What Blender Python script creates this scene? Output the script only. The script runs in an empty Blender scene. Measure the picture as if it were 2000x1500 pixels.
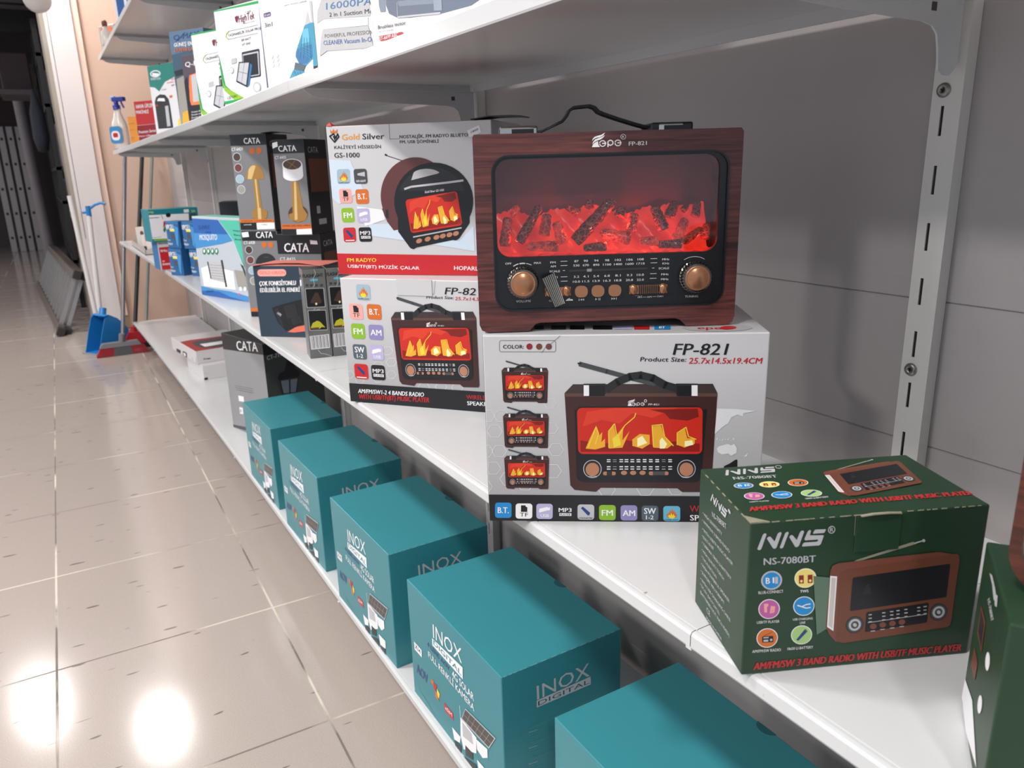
import bpy, bmesh, math, random
from mathutils import Vector, Matrix
from mathutils.geometry import tessellate_polygon
random.seed(7)
S = bpy.context.scene
COL = S.collection

# ================= camera, world, lights, exposure =================
RES_X = 2000
cam_d = bpy.data.cameras.new('camera'); cam = bpy.data.objects.new('camera', cam_d); COL.objects.link(cam)
cam_d.sensor_width = 36.0; cam_d.lens = 1508.36 / RES_X * 36.0
cam_d.clip_start = 0.02
cr = Vector((0.8588864, -0.5114572, -0.0269384)); cd = Vector((-0.1622198, -0.2217718, -0.9615103)); cf = Vector((0.4857971, 0.8301981, -0.2734453))
cam.matrix_world = Matrix(((cr.x, -cd.x, -cf.x, 0), (cr.y, -cd.y, -cf.y, 0), (cr.z, -cd.z, -cf.z, 1.0), (0, 0, 0, 1)))
cam_d.dof.use_dof = True; cam_d.dof.focus_distance = 0.85; cam_d.dof.aperture_fstop = 13.0
S.camera = cam
S.view_settings.view_transform = 'Standard'; S.view_settings.look = 'None'
S.view_settings.gamma = 1.0; S.view_settings.use_curve_mapping = False
S.view_settings.exposure = 0.46
W = bpy.data.worlds.new('world'); S.world = W; W.use_nodes = True
W.node_tree.nodes['Background'].inputs[0].default_value = (0.76, 0.87, 1.0, 1)
W.node_tree.nodes['Background'].inputs[1].default_value = 0.52

def area(name, loc, power, size, col=(1, .98, .965), rot=(0, 0, 0), sy=None):
    l = bpy.data.lights.new(name, 'AREA'); l.energy = power; l.color = col; l.shape = 'RECTANGLE' if sy else 'DISK'; l.size = size
    if sy: l.size_y = sy
    o = bpy.data.objects.new(name, l); COL.objects.link(o); o.location = loc; o.rotation_euler = rot
    return o
CEIL = 2.75
LAMPS = [(-.5785, 5.886), (.1426, 5.172), (-1.9, 3.4), (-.8, 1.7), (-.8, 0.1), (-.8, -1.6), (-2.4, .7), (-2.4, 2.6)]  # last two are unseen lamps added for sideways light on the shelf fronts
for i, (x, y) in enumerate(LAMPS):
    area('ceiling_lamp_light', (x, y, CEIL - .05), (15, 15, 24, 24, 22, 22, 26, 26)[i], .24 if i < 6 else .5)

# ================= materials =================
def srgb(h):
    h = h.lstrip('#'); v = [int(h[i:i+2], 16) / 255 for i in (0, 2, 4)]
    return tuple([(c / 12.92 if c <= .04045 else ((c + .055) / 1.055) ** 2.4) for c in v]) + (1,)
MATS = {}
def mat(name, col, rough=.4, metal=0., spec=.5, coat=0., noise=0., nscale=30., bump=0., emit=None, estr=0., trans=0.):
    if name in MATS: return MATS[name]
    m = bpy.data.materials.new(name); m.use_nodes = True; nt = m.node_tree; b = nt.nodes['Principled BSDF']
    c = srgb(col) if isinstance(col, str) else col
    b.inputs['Base Color'].default_value = c; b.inputs['Roughness'].default_value = rough; b.inputs['Metallic'].default_value = metal
    b.inputs['Specular IOR Level'].default_value = spec; b.inputs['Coat Weight'].default_value = coat; b.inputs['Coat Roughness'].default_value = .08
    b.inputs['Transmission Weight'].default_value = trans
    if emit: b.inputs['Emission Color'].default_value = srgb(emit); b.inputs['Emission Strength'].default_value = estr
    if noise or bump:
        tc = nt.nodes.new('ShaderNodeTexCoord'); n = nt.nodes.new('ShaderNodeTexNoise'); n.inputs['Scale'].default_value = nscale; n.inputs['Detail'].default_value = 4
        nt.links.new(tc.outputs['Object'], n.inputs['Vector'])
        if noise:
            mx = nt.nodes.new('ShaderNodeMix'); mx.data_type = 'RGBA'
            mx.inputs[6].default_value = tuple(x * (1 - noise) for x in c[:3]) + (1,); mx.inputs[7].default_value = tuple(min(1, x * (1 + noise)) for x in c[:3]) + (1,)
            nt.links.new(n.outputs['Fac'], mx.inputs[0]); nt.links.new(mx.outputs[2], b.inputs['Base Color'])
        if bump:
            bp = nt.nodes.new('ShaderNodeBump'); bp.inputs['Strength'].default_value = bump; bp.inputs['Distance'].default_value = .002
            nt.links.new(n.outputs['Fac'], bp.inputs['Height']); nt.links.new(bp.outputs['Normal'], b.inputs['Normal'])
    MATS[name] = m
    return m
INK = dict(k='15161b', k2='24262a', w='eceaec', wt3='e6e6ea', r='bf1f25', r2='b82f33', dr='8c1c22', dr2='b0423c', mr='6e3a34', mr2='5e3434', mr3='744236', br='6c3e2c', br2='4a352c', br3='4a4440',
    pk='eaa49c', pk2='e8b4ac', **{'or': 'cc6a26'}, or2='e0502e', or3='f07a4a', og='e0952c', bl='1a86c8', bl2='1c5aa4', bl3='3a86c0', bl4='2e6a9c', bl5='2c5a9c', gn='86b42c', lv='8c84b4', ll='b4acd0', sl='4c5c66', sb='9cb4c0', cb='62b0cc', cb2='3c8cac',
    ss='b8b8bc', sg='b2b2b4', sw2='dcdcde', nv='1e3a78', nv2='1c2430', ye='ecd23c', ye2='ecd878', yo='e8a830', yo2='f0e8c0', yg='c4c02c', wy='f8f0b8', dg='45474b', dg2='3a3c3e', fr='c8281a', fr2='d83c26', fr3='8c1410', fd='7a1814',
    wd='3e2220', wt='5c4038', wt2='3c3030', cp='b07a5c', go='9c7434', gl='cdb078', bg='98948c', sk='dc7058', tg='4cb49c', dgn='1c7a4c', dgn2='1c9a4c', gr='1c3a22', gr2='4a6a50', gr3='5c7460', bgl='8a8678', lt='c8c0bc', lg='c0dc70', lg2='a0c478', mg='b85a9c', te2='1a7a70', tq='2c8088', tqd='1a5860', tql='5a9aa0', pu='4c3c70', pu2='4a4a84', rr='a43430', qb2='3c5468', gb='7c8694', gb2='646e80', gb3='8c96a4', pb='c8d6e4', wn='6a2430')
def ink(k): return mat('ink_' + k, INK[k], .38, noise=.04, nscale=60)

# ================= mesh building =================
class MB:
    def __init__(s): s.v = []; s.f = []; s.mi = []; s.m = []; s.sm = []
    def slot(s, m):
        if m not in s.m: s.m.append(m)
        return s.m.index(m)
    def add(s, vs, fs, m, smooth=False):
        o = len(s.v); s.v += [tuple(v) for v in vs]; k = s.slot(m)
        for f in fs: s.f.append([o + i for i in f]); s.mi.append(k); s.sm.append(smooth)
    def box(s, a, b, m, M=None):
        (x0, y0, z0), (x1, y1, z1) = a, b
        vs = [Vector(p) for p in ((x0,y0,z0),(x1,y0,z0),(x1,y1,z0),(x0,y1,z0),(x0,y0,z1),(x1,y0,z1),(x1,y1,z1),(x0,y1,z1))]
        if M: vs = [M @ v for v in vs]
        s.add(vs, [(0,3,2,1),(4,5,6,7),(0,1,5,4),(1,2,6,5),(2,3,7,6),(3,0,4,7)], m)
    def bbox(s, a, b, r, mats, seg=2):
        "bevelled box; mats = one material or dict face->material for front(-y) left(-x) top right back bottom"
        bm = bmesh.new(); bmesh.ops.create_cube(bm, size=1)
        for v in bm.verts: v.co = Vector([(a[i] + b[i]) / 2 + v.co[i] * (b[i] - a[i]) for i in range(3)])
        if r: bmesh.ops.bevel(bm, geom=list(bm.edges), offset=r, segments=seg, affect='EDGES', profile=.5)
        bm.normal_update()
        names = {(0,-1,0):'front',(-1,0,0):'left',(0,0,1):'top',(1,0,0):'right',(0,1,0):'back',(0,0,-1):'bottom'}
        bm.verts.index_update(); o = len(s.v); s.v += [tuple(v.co) for v in bm.verts]
        for f in bm.faces:
            n = f.normal; k = max(names, key=lambda q: Vector(q).dot(n)); m = mats if not isinstance(mats, dict) else mats.get(names[k], mats['*'])
            s.f.append([o + v.index for v in f.verts]); s.mi.append(s.slot(m)); s.sm.append(False)
        bm.free()
    def tube(s, pts, r, m, n=12, cap=True, rs=None):
        pts = [Vector(p) for p in pts]; vs = []; up = None
        for i, p in enumerate(pts):
            t = (pts[min(i+1, len(pts)-1)] - pts[max(i-1, 0)]).normalized()
            if up is None: up = t.orthogonal().normalized()
            up = (up - t * up.dot(t)).normalized(); sd = t.cross(up); rr = rs[i] if rs else r
            vs += [p + (up * math.cos(2*math.pi*j/n) + sd * math.sin(2*math.pi*j/n)) * rr for j in range(n)]
        fs = [(i*n+j, i*n+(j+1)%n, (i+1)*n+(j+1)%n, (i+1)*n+j) for i in range(len(pts)-1) for j in range(n)]
        s.add(vs, fs, m, True)
        if cap: s.add(vs[:n], [tuple(range(n))[::-1]], m); s.add(vs[-n:], [tuple(range(n))], m)
    def strip(s, pts, wvec, th, m):
        "flat strap: ribbon along pts, wide in wvec, thickness th"
        pts = [Vector(p) for p in pts]; wv = Vector(wvec) * .5; vs = []
        for i, p in enumerate(pts):
            t = (pts[min(i+1, len(pts)-1)] - pts[max(i-1, 0)]).normalized(); n = t.cross(wv.normalized()) * th * .5
            vs += [p - wv - n, p + wv - n, p + wv + n, p - wv + n]
        fs = [(i*4+j, i*4+(j+1)%4, (i+1)*4+(j+1)%4, (i+1)*4+j) for i in range(len(pts)-1) for j in range(4)] + [(0,1,2,3), tuple(len(vs)-4+j for j in (3,2,1,0))]
        s.add(vs, fs, m)
    def lathe(s, prof, m, M=None, n=32):
        vs = []
        for r, z in prof:
            for j in range(n):
                v = Vector((r*math.cos(2*math.pi*j/n), r*math.sin(2*math.pi*j/n), z)); vs.append(M @ v if M else v)
        fs = [(i*n+j, i*n+(j+1)%n, (i+1)*n+(j+1)%n, (i+1)*n+j) for i in range(len(prof)-1) for j in range(n)]
        s.add(vs, fs, m, True)
    def prism(s, outer, holes, y0, y1, m, plane='xz', mside=None):
        "outline (and holes) in a plane, extruded between y0 and y1"
        P = (lambda a, b, d: (a, d, b)) if plane == 'xz' else ((lambda a, b, d: (d, a, b)) if plane == 'yz' else (lambda a, b, d: (a, b, d)))
        loops = [outer] + holes; flat = [p for l in loops for p in l]; N = len(flat)
        tri = tessellate_polygon([[Vector((p[0], p[1], 0)) for p in l] for l in loops])
        s.add([P(p[0], p[1], y0) for p in flat] + [P(p[0], p[1], y1) for p in flat], [tuple(t) for t in tri] + [tuple(i + N for i in reversed(t)) for t in tri], m)
        for l in loops:
            n = len(l); s.add([P(p[0], p[1], y0) for p in l] + [P(p[0], p[1], y1) for p in l], [(i, (i+1) % n, n + (i+1) % n, n + i) for i in range(n)], mside or m)
    def obj(s, name, parent=None, loc=(0,0,0), rz=0, bevel=0, recalc=False):
        me = bpy.data.meshes.new(name); me.from_pydata(s.v, [], s.f)
        for m in s.m: me.materials.append(m)
        me.polygons.foreach_set('material_index', s.mi); me.polygons.foreach_set('use_smooth', s.sm)
        if recalc:
            bm = bmesh.new(); bm.from_mesh(me); bmesh.ops.remove_doubles(bm, verts=bm.verts, dist=1e-5); bmesh.ops.recalc_face_normals(bm, faces=bm.faces); bm.to_mesh(me); bm.free()
        me.update()
        o = bpy.data.objects.new(name, me); COL.objects.link(o); o.parent = parent; o.location = loc; o.rotation_euler = (0, 0, rz)
        if bevel:
            b = o.modifiers.new('bevel', 'BEVEL'); b.width = bevel; b.segments = 2; b.limit_method = 'ANGLE'; b.angle_limit = .6
        return o
def tag(o, label, cat=None, group=None, kind=None):
    if label: o['label'] = label
    if cat: o['category'] = cat
    if group: o['group'] = group
    if kind: o['kind'] = kind
    return o
def empty(name, loc, label, cat, rz=0, group=None):
    o = bpy.data.objects.new(name, None); o.empty_display_size = .05; COL.objects.link(o); o.location = loc; o.rotation_euler = (0, 0, rz)
    return tag(o, label, cat, group)
def rrect(x0, z0, x1, z1, r, n=6):
    o = []
    for cx, cz, a in ((x1-r, z0+r, -90), (x1-r, z1-r, 0), (x0+r, z1-r, 90), (x0+r, z0+r, 180)):
        o += [(cx + r*math.cos(math.radians(a + 90*i/n)), cz + r*math.sin(math.radians(a + 90*i/n))) for i in range(n+1)]
    return o

# ---------- printed matter: lettering and pictures on cartons, in millimetres on each face ----------
PRINTS = """@tf
R|.18|0 0 100 0 0 100|pk
P||32 88 58 88 62 78 70 76 70 45 32 45|k
T|TF|25 14 50 0 0 26|k
@tfw
R|.18|0 0 100 0 0 100|w
P||32 88 58 88 62 78 70 76 70 45 32 45|k
T|TF|25 14 50 0 0 26|k
@bt
R|.18|0 0 100 0 0 100|or
T|B.T.|16 32 68 0 0 38|w*
@btb
R|.18|0 0 100 0 0 100|bl
T|B.T.|16 32 68 0 0 38|w*
@fm
R|.18|0 0 100 0 0 100|gn
T|FM|16 30 68 0 0 38|w*
@am
R|.18|0 0 100 0 0 100|lv
T|AM|12 30 76 0 0 38|w*
@sw
R|.18|0 0 100 0 0 100|sl
T|SW|14 46 72 0 0 38|w*
T|1-2|26 10 46 0 0 26|w*
@usb
R|.18|0 0 100 0 0 100|ll
P||15 48 20 68 68 80 70 74 84 78 82 58 66 56 20 42|w
T|USB|26 12 52 0 0 20|w*
@mp3
R|.18|0 0 100 0 0 100|k
T|MP3|10 48 80 0 0 26|w*
P||14 22 88 22 88 40 14 40|w
T|PLAYER|18 25 66 0 0 12|k*
@bat
R|.18|0 0 100 0 0 100|r
P||20 76 32 86 76 46 70 28 60 30|nv
P||14 8 86 8 86 14 14 14|w
@batw
R|.18|0 0 100 0 0 100|ss
P||20 76 32 86 76 46 70 28 60 30|nv
T|LITHIUM BATTERY|8 6 84 0 0 9|k*
@flame
R|.18|0 0 100 0 0 100|sb
P||50 18 30 22 18 38 22 52 30 42 30 62 38 52 40 78 48 62 52 90 58 64 64 76 66 56 74 64 74 44 82 50 80 34 70 22|or
P||50 18 34 22 28 34 36 46 42 36 46 56 54 38 60 50 66 36 72 34 64 20|ye
T|FLAME LIGHT|10 4 80 0 0 9|k*
@flameb
R|.18|0 0 100 0 0 100|cb
P||50 18 30 22 18 38 22 52 30 42 30 62 38 52 40 78 48 62 52 90 58 64 64 76 66 56 74 64 74 44 82 50 80 34 70 22|or
P||50 18 34 22 28 34 36 46 42 36 46 56 54 38 60 50 66 36 72 34 64 20|ye
T|FLAME LIGHT|10 4 80 0 0 9|k*
@led
R|.18|0 0 100 0 0 100|dg
P||28 58 28 70 84 80 84 48|ss
T|LED LIGHT|14 12 74 0 0 14|w*
@hex
L|2.2|0 50 25 93 75 93 100 50 75 7 25 7 0 50|w
@fire
R|.10|0 0 100 0 0 100|fr
P||4 60 20 74 34 66 44 88 60 78 76 96 82 100 30 100 8 92|fr2
P||58 96 96 97 97 80 88 72 74 76 70 88|fd
P||2 5 98 5 98 22 80 28 60 20 40 30 20 22 2 30|fr3
P||6 12 9 30 15 62 17 40 20 48 19 26 22 34 22 16 14 10|yo
L|1.2|8 14 12 40 15 60 17 44 14 22|ye
P||25 12 25 48 29 66 31 40 37 60 36 30 42 50 36 14|yo
P||29 14 28 34 33 44 35 20|ye
L|1.2|25 14 25 50 30 66 32 34 38 62 46 80 47 88|ye
P||44 18 44 32 50 44 58 42 58 22 52 12|yo
P||48 16 48 34 52 40 56 24|wy
P||61 14 60 60 67 62 70 36 76 20 72 12|yo
P||66 12 66 30 68 36 72 22 70 12|wy
L|1.2|61 16 60 62 68 64 70 38 77 18|ye
P||80 20 80 44 86 56 88 34 94 34 94 22 86 14|yo
P||86 16 86 28 92 30 93 20|wy
L|1.2|80 20 80 46 87 58 89 38 95 32|ye
@tepe
P||0.9 42.2 2.3 54.8 9.0 69.7 20.3 77.1 31.5 82.3 44.2 97.1 38.2 77.8 27.6 66.7 16.4 63.7 6.9 54.8|w
P||1.6 19.1 4.0 36.2 10.7 52.6 22.0 60.7 31.5 66.7 43.9 79.3 37.1 60.7 27.6 49.6 18.5 44.4 9.0 35.5|w
P||0.1 0.5 4.0 19.1 10.7 31.7 20.6 40.6 21.6 17.6 26.9 -0.3|w
L|5.5|26.2 28.7 26.9 33.2 28.3 36.2 29.7 39.1 31.9 41.4 34.0 42.1 36.1 42.8 38.2 42.1 40.3 40.6 42.1 37.6 43.5 34.7 44.9 30.9 45.6 27.2|w
L|5.0|47.3 23.5 35.0 24.3|w
L|5.5|45.2 18.3 44.5 13.8 43.5 10.8 41.7 7.9 39.6 5.6 37.5 4.9 35.4 4.2 33.2 4.9 31.1 7.1 29.4 9.4 28.0 13.1 26.9 16.8 26.2 20.5|w
L|5.5|78.0 30.1 78.7 33.8 79.7 37.6 81.5 39.8 83.3 42.0 85.4 43.5 87.5 43.5 89.6 42.8 91.7 41.3 93.5 39.0 95.2 35.3 96.3 31.6 97.0 27.9|w
L|5.0|98.7 24.9 86.4 24.9|w
L|5.5|97.0 18.9 96.3 15.2 94.9 11.5 93.1 8.5 91.3 6.3 89.2 5.6 87.1 5.6 84.6 6.3 82.9 7.8 80.8 10.8 79.4 13.8 78.3 17.5 77.6 21.9|w
L|5.5|54.0 0.4 54.0 23.5|w
L|5.5|53.7 27.2 54.0 33.1 55.4 38.4 57.9 41.3 60.7 43.6 63.5 43.5 66.4 41.3 68.8 37.6 70.2 33.1 70.9 27.2 70.6 22.0 69.5 16.8 67.0 13.0 64.6 10.8 61.4 10.1 58.6 12.3 56.1 15.3|w
@radio
P||0.2 76.9 5.6 83.5 93.0 82.8 96.2 75.9 96.3 72.7 0.2 74.7|wt2
P||0.2 76.9 96.2 75.9 95.6 2.0 94.3 -0.0 77.1 -0.0 73.9 3.0 24.0 3.5 21.0 0.2 6.8 1.8 4.0 5.5|wd
P||0.2 76.9 96.2 75.9 96.3 73.3 0.2 74.3|wt
L|3.2|9.9 98.4 26.8 92.8 43.2 87.3 56.8 83.2|dg
L|1.0|8.6 98.9 10.7 98.7|k
L|5.2|26.9 79.7 33.6 84.9 41.3 88.7 48.0 89.7 55.7 87.4 63.5 82.2 71.2 79.6|k2
P||12.3 83.9 26.1 83.8 26.2 75.8 12.4 75.9|k2
P||13.0 82.2 25.5 82.1 25.6 74.5 13.0 74.6|k
P||70.2 83.3 83.7 83.1 84.0 75.2 70.4 75.3|k2
P||70.8 81.6 83.1 81.4 83.4 73.8 71.1 73.9|k
P||12.3 82.8 15.7 82.8 15.8 74.8 12.4 74.8|w
P||79.9 82.0 83.6 82.0 83.9 74.0 80.2 74.1|w
I|tepe|40.3 67.0 10.8 -0.1 -0.1 5.4|
T|FP-821|53.5 67.3 6.6 -0.1 -0.0 1.3|w
E||51.5 70.6 0.9 -0.0 -0.0 1.1|w
E||51.5 70.6 0.6 -0.0 -0.0 0.7|wd
R|0.09|8.3 7.9 80.8 -0.1 -1.7 58.8|k
P||6.6 64.4 90.3 63.7 89.0 11.7 8.3 11.9|k
I|fire|9.2 30.3 79.4 -0.3 -1.1 35.5|
E||18.4 18.5 6.0 -0.0 -0.1 7.2|ss
E||18.4 18.5 5.5 -0.0 -0.1 6.7|k2
E||18.4 18.1 4.4 -0.0 -0.0 5.3|cp
E||79.1 18.4 5.9 -0.0 -0.2 7.2|ss
E||79.1 18.4 5.4 -0.0 -0.2 6.6|k2
E||79.1 18.0 4.4 -0.0 -0.2 5.3|cp
P||27.7 26.1 30.0 26.1 30.1 25.4 27.7 25.4|w
P||35.8 26.1 38.2 26.1 38.2 25.4 35.9 25.4|w
P||39.2 26.1 41.6 26.1 41.6 25.4 39.2 25.4|w
P||43.0 26.1 45.3 26.1 45.3 25.4 43.0 25.4|w
P||46.9 26.1 49.3 26.1 49.3 25.3 46.9 25.3|w
P||50.9 26.1 53.3 26.1 53.3 25.3 50.9 25.3|w
P||54.8 26.1 57.2 26.0 57.2 25.3 54.9 25.3|w
P||58.9 26.0 61.3 26.0 61.4 25.2 59.0 25.3|w
P||67.2 26.0 69.6 25.9 69.6 25.2 67.3 25.2|w
P||31.6 25.8 34.0 25.8 34.0 25.6 31.6 25.6|w
P||63.1 25.7 65.4 25.7 65.5 25.5 63.1 25.5|w
P||27.7 24.6 30.1 24.6 30.1 23.9 27.7 23.9|w
P||35.9 24.5 38.2 24.5 38.3 23.8 35.9 23.8|w
P||39.2 24.5 41.6 24.5 41.6 23.7 39.2 23.8|w
P||43.0 24.5 45.4 24.5 45.4 23.7 43.0 23.7|w
P||47.0 24.5 49.3 24.5 49.4 23.7 47.0 23.7|w
P||50.9 24.5 53.3 24.5 53.3 23.7 51.0 23.7|w
P||54.9 24.5 57.3 24.5 57.3 23.7 54.9 23.7|w
P||59.0 24.5 61.4 24.5 61.4 23.7 59.0 23.7|w
P||67.3 24.4 69.6 24.4 69.7 23.7 67.3 23.7|w
P||31.7 24.3 34.0 24.3 34.0 24.1 31.7 24.1|w
P||63.2 24.2 65.5 24.2 65.5 24.0 63.2 24.0|w
P||27.8 20.6 30.2 20.6 30.2 19.8 27.8 19.8|w
P||35.9 20.6 38.3 20.6 38.3 19.8 35.9 19.8|w
P||39.3 20.6 41.7 20.6 41.7 19.8 39.3 19.8|w
P||43.1 20.5 45.4 20.5 45.5 19.8 43.1 19.8|w
P||47.1 20.5 49.4 20.5 49.5 19.7 47.1 19.8|w
P||51.0 20.5 53.4 20.5 53.4 19.7 51.0 19.7|w
P||55.0 20.5 57.3 20.5 57.4 19.7 55.0 19.7|w
P||59.1 20.5 61.5 20.5 61.5 19.7 59.1 19.7|w
P||67.4 20.5 69.8 20.5 69.8 19.8 67.4 19.8|w
P||31.7 20.3 34.1 20.3 34.1 20.1 31.7 20.1|w
P||63.3 20.2 65.7 20.2 65.7 20.0 63.3 20.0|w
P||27.8 18.8 30.2 18.7 30.2 18.0 27.8 18.0|w
P||36.0 18.7 38.3 18.7 38.4 18.0 36.0 18.0|w
P||39.3 18.7 41.7 18.7 41.7 18.0 39.3 18.0|w
P||43.1 18.7 45.5 18.7 45.5 18.0 43.1 18.0|w
P||47.1 18.7 49.5 18.7 49.5 18.0 47.1 18.0|w
P||51.1 18.7 53.5 18.7 53.5 18.0 51.1 18.0|w
P||55.0 18.7 57.4 18.7 57.4 17.9 55.0 18.0|w
P||59.2 18.6 61.5 18.6 61.6 17.9 59.2 17.9|w
P||67.5 18.6 69.9 18.6 69.9 17.9 67.5 17.9|w
P||31.7 18.5 34.1 18.5 34.1 18.2 31.7 18.2|w
P||63.4 18.4 65.7 18.4 65.7 18.1 63.4 18.1|w
E||39.0 15.4 2.0 -0.0 -0.0 1.7|cp
E||44.9 15.4 2.0 -0.0 -0.0 1.7|cp
E||51.0 15.4 2.0 -0.0 -0.0 1.7|cp
R|0.4|25.4 13.5 8.2 -0.0 -0.0 2.9|cp
R|0.4|55.1 13.5 12.7 -0.0 -0.1 2.9|cp
P||27.8 16.4 31.2 16.4 31.2 13.5 27.8 13.5|k2
P||57.6 16.4 65.4 16.4 65.5 13.4 57.7 13.5|dg
T|VOLUME|16.1 12.0 5.3 -0.0 -0.0 1.0|w
T|TUNING|76.1 11.5 4.9 -0.0 -0.0 1.0|w
@n_bc
E||50 50 50 0 0 50|ss
E||50 50 42 0 0 42|bl
T|B|22 34 20 0 0 32|w*
P||55 36 62 36 62 66 55 66|w
P||66 32 80 32 80 68 66 68|ss
@n_tws
E||50 50 50 0 0 50|yo2
E||50 50 44 0 0 44|ye2
P||20 24 42 24 42 66 20 66|dr
P||60 24 82 24 82 66 60 66|dr
E||31 36 6 0 0 7|ye2
E||71 36 6 0 0 7|ye2
@n_usb
E||50 50 50 0 0 50|wt3
E||50 50 46 0 0 46|mg
P||28 34 40 34 40 62 46 66 46 78 26 78 26 62|pk
P||52 28 74 32 78 62 58 66|pk
L|2|58 40 70 42|mg
@n_ln
E||50 50 50 0 0 50|wt3
E||50 50 46 0 0 46|bl
L|5|20 56 40 48 60 58 80 60|w
L|5|40 48 60 40 80 42|w
@n_rd
E||50 50 50 0 0 50|wt3
E||50 50 46 0 0 46|or
R|.15|26 28 52 0 0 32|k
L|2|36 62 74 80|k
P||32 50 56 50 56 56 32 56|ss
E||68 40 6 0 0 6|ss
P||32 32 54 32 54 42 32 42|ss
@n_bt
E||50 50 50 0 0 50|wt3
E||50 50 46 0 0 46|lg2
P||24 26 34 20 78 68 70 80 64 78|nv
P||64 78 70 80 78 68 74 64|sl
@nns
P||-0.1 7.9 1.4 -0.4 4.0 -0.3 5.7 6.0 13.1 88.4 12.3 96.9 9.7 96.7 7.8 89.6|ss
P||13.6 66.1 15.7 75.5 18.7 75.7 25.0 45.3 29.3 90.4 31.6 98.3 34.4 97.7 34.8 89.3 27.7 6.9 25.3 1.3 22.7 4.2|ss
P||32.6 9.6 33.1 2.6 35.8 1.3 37.7 8.4 45.2 90.8 44.5 97.7 42.1 97.5 40.0 90.4|ss
P||46.2 65.4 48.0 76.3 50.9 76.5 57.2 45.3 61.9 92.0 64.2 99.9 67.0 98.6 67.7 90.1 60.6 10.1 57.9 2.9 55.2 4.3|ss
P||68.2 47.7 73.1 93.6 75.0 99.9 77.2 99.3 77.6 91.6 76.1 68.3 95.9 65.1 96.6 59.0 92.7 12.4 90.2 4.5 65.5 4.2 65.0 11.2 67.2 25.2 69.2 27.7 86.0 28.1 88.4 32.2 88.7 38.4 87.0 40.6 69.8 40.1|ss
P||80.7 81.8 83.1 99.7 84.9 101.4 98.7 100.1 99.4 96.3 97.8 81.5 95.7 77.5 81.2 77.2|ss
@nradio
P||20.2 79.3 22.2 81.1 62.3 99.3 64.0 97.1 26.6 81.0|bgl
L|1.1|63.4 97.9 69.5 100.7|ss
E||69.5 100.5 1.1 0.0 -0.1 1.5|ss
P||3.9 70.2 5.5 75.5 9.9 78.1 80.7 90.2 92.3 87.9 96.0 82.6 93.9 76.4 8.0 0.8 3.4 8.0 0.7 16.0|mr3
P||3.9 65.9 8.7 65.4 6.2 12.0 1.7 16.0|w
P||4.7 64.5 7.8 63.8 5.5 14.4 2.6 17.5|lt
R|0.07|8.0 0.4 84.1 18.4 3.6 70.8|br
P||10.6 68.9 13.3 71.1 92.4 84.8 95.7 81.8 91.5 18.8 89.2 16.3 13.7 0.0 8.9 1.3|br
R|0.04|17.8 31.8 69.7 14.6 1.7 32.8|k
P||29.1 58.4 31.4 58.7 33.2 49.1 27.0 48.3|k2
T|NNS|24.5 67.9 11.8 2.7 0.1 3.5|mr3
R|0.06|28.9 11.0 45.1 10.1 0.7 19.8|k
L|0.5|30.8 20.6 73.3 29.4|ss
P||31.3 28.8 33.5 29.1 33.5 28.2 31.3 27.9|ss
P||41.0 30.9 43.2 31.2 43.3 30.2 41.0 29.9|ss
P||46.7 32.1 49.0 32.4 49.1 31.5 46.7 31.1|ss
P||51.3 33.1 53.6 33.4 53.6 32.4 51.3 32.1|ss
P||57.1 34.3 59.3 34.6 59.3 33.7 57.1 33.4|ss
P||66.3 36.3 68.6 36.7 68.6 35.6 66.3 35.3|ss
P||70.9 37.2 73.3 37.7 73.3 36.7 71.0 36.3|ss
P||31.3 25.3 33.5 25.6 33.6 24.6 31.3 24.3|ss
P||41.0 27.4 43.4 27.7 43.4 26.8 41.1 26.5|ss
P||46.7 28.7 49.1 29.0 49.1 28.0 46.8 27.7|ss
P||51.3 29.6 53.7 29.9 53.7 29.0 51.4 28.7|ss
P||57.1 30.9 59.5 31.2 59.5 30.3 57.2 29.8|ss
P||66.4 32.8 68.7 33.2 68.7 32.2 66.4 31.9|ss
P||71.0 33.8 73.3 34.1 73.3 33.2 71.0 32.9|ss
P||31.4 21.9 33.7 22.2 33.6 21.2 31.4 20.9|ss
P||41.1 23.9 43.4 24.2 43.4 23.2 41.1 22.9|ss
P||46.9 25.1 49.1 25.4 49.1 24.5 46.9 24.2|ss
P||51.5 26.1 53.8 26.4 53.8 25.5 51.5 25.1|ss
P||57.3 27.3 59.5 27.6 59.5 26.7 57.3 26.4|ss
P||66.4 29.3 68.7 29.6 68.8 28.7 66.5 28.3|ss
P||71.1 30.3 73.4 30.6 73.5 29.6 71.1 29.3|ss
E||34.8 16.9 2.4 0.3 -0.1 2.8|mr3
P||33.0 12.4 36.2 12.9 36.2 12.1 33.0 11.6|ss
E||41.6 18.5 2.4 0.3 -0.1 2.8|mr3
P||39.8 14.0 43.1 14.5 43.1 13.7 39.9 13.3|ss
E||48.6 20.0 2.4 0.3 -0.1 2.8|mr3
P||47.0 15.5 50.1 16.0 50.2 15.1 46.9 14.7|ss
E||55.5 21.4 2.4 0.3 -0.1 2.8|mr3
P||53.8 16.9 57.0 17.5 57.0 16.6 53.7 16.2|ss
E||21.4 18.4 6.4 1.0 -0.1 8.5|k2
E||21.4 18.4 5.7 0.8 -0.0 7.6|dg
E||21.4 18.4 4.4 0.7 -0.1 5.9|ss
E||21.4 18.4 2.8 0.4 -0.0 3.8|dg
E||21.4 18.4 1.4 -0.1 -0.1 1.9|ss
E||82.2 31.5 6.5 1.0 -0.3 8.6|k2
E||82.2 31.5 5.9 0.9 -0.3 7.7|dg
E||82.2 31.5 4.5 0.7 -0.2 5.9|ss
E||82.2 31.5 2.8 0.4 -0.1 3.8|dg
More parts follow.
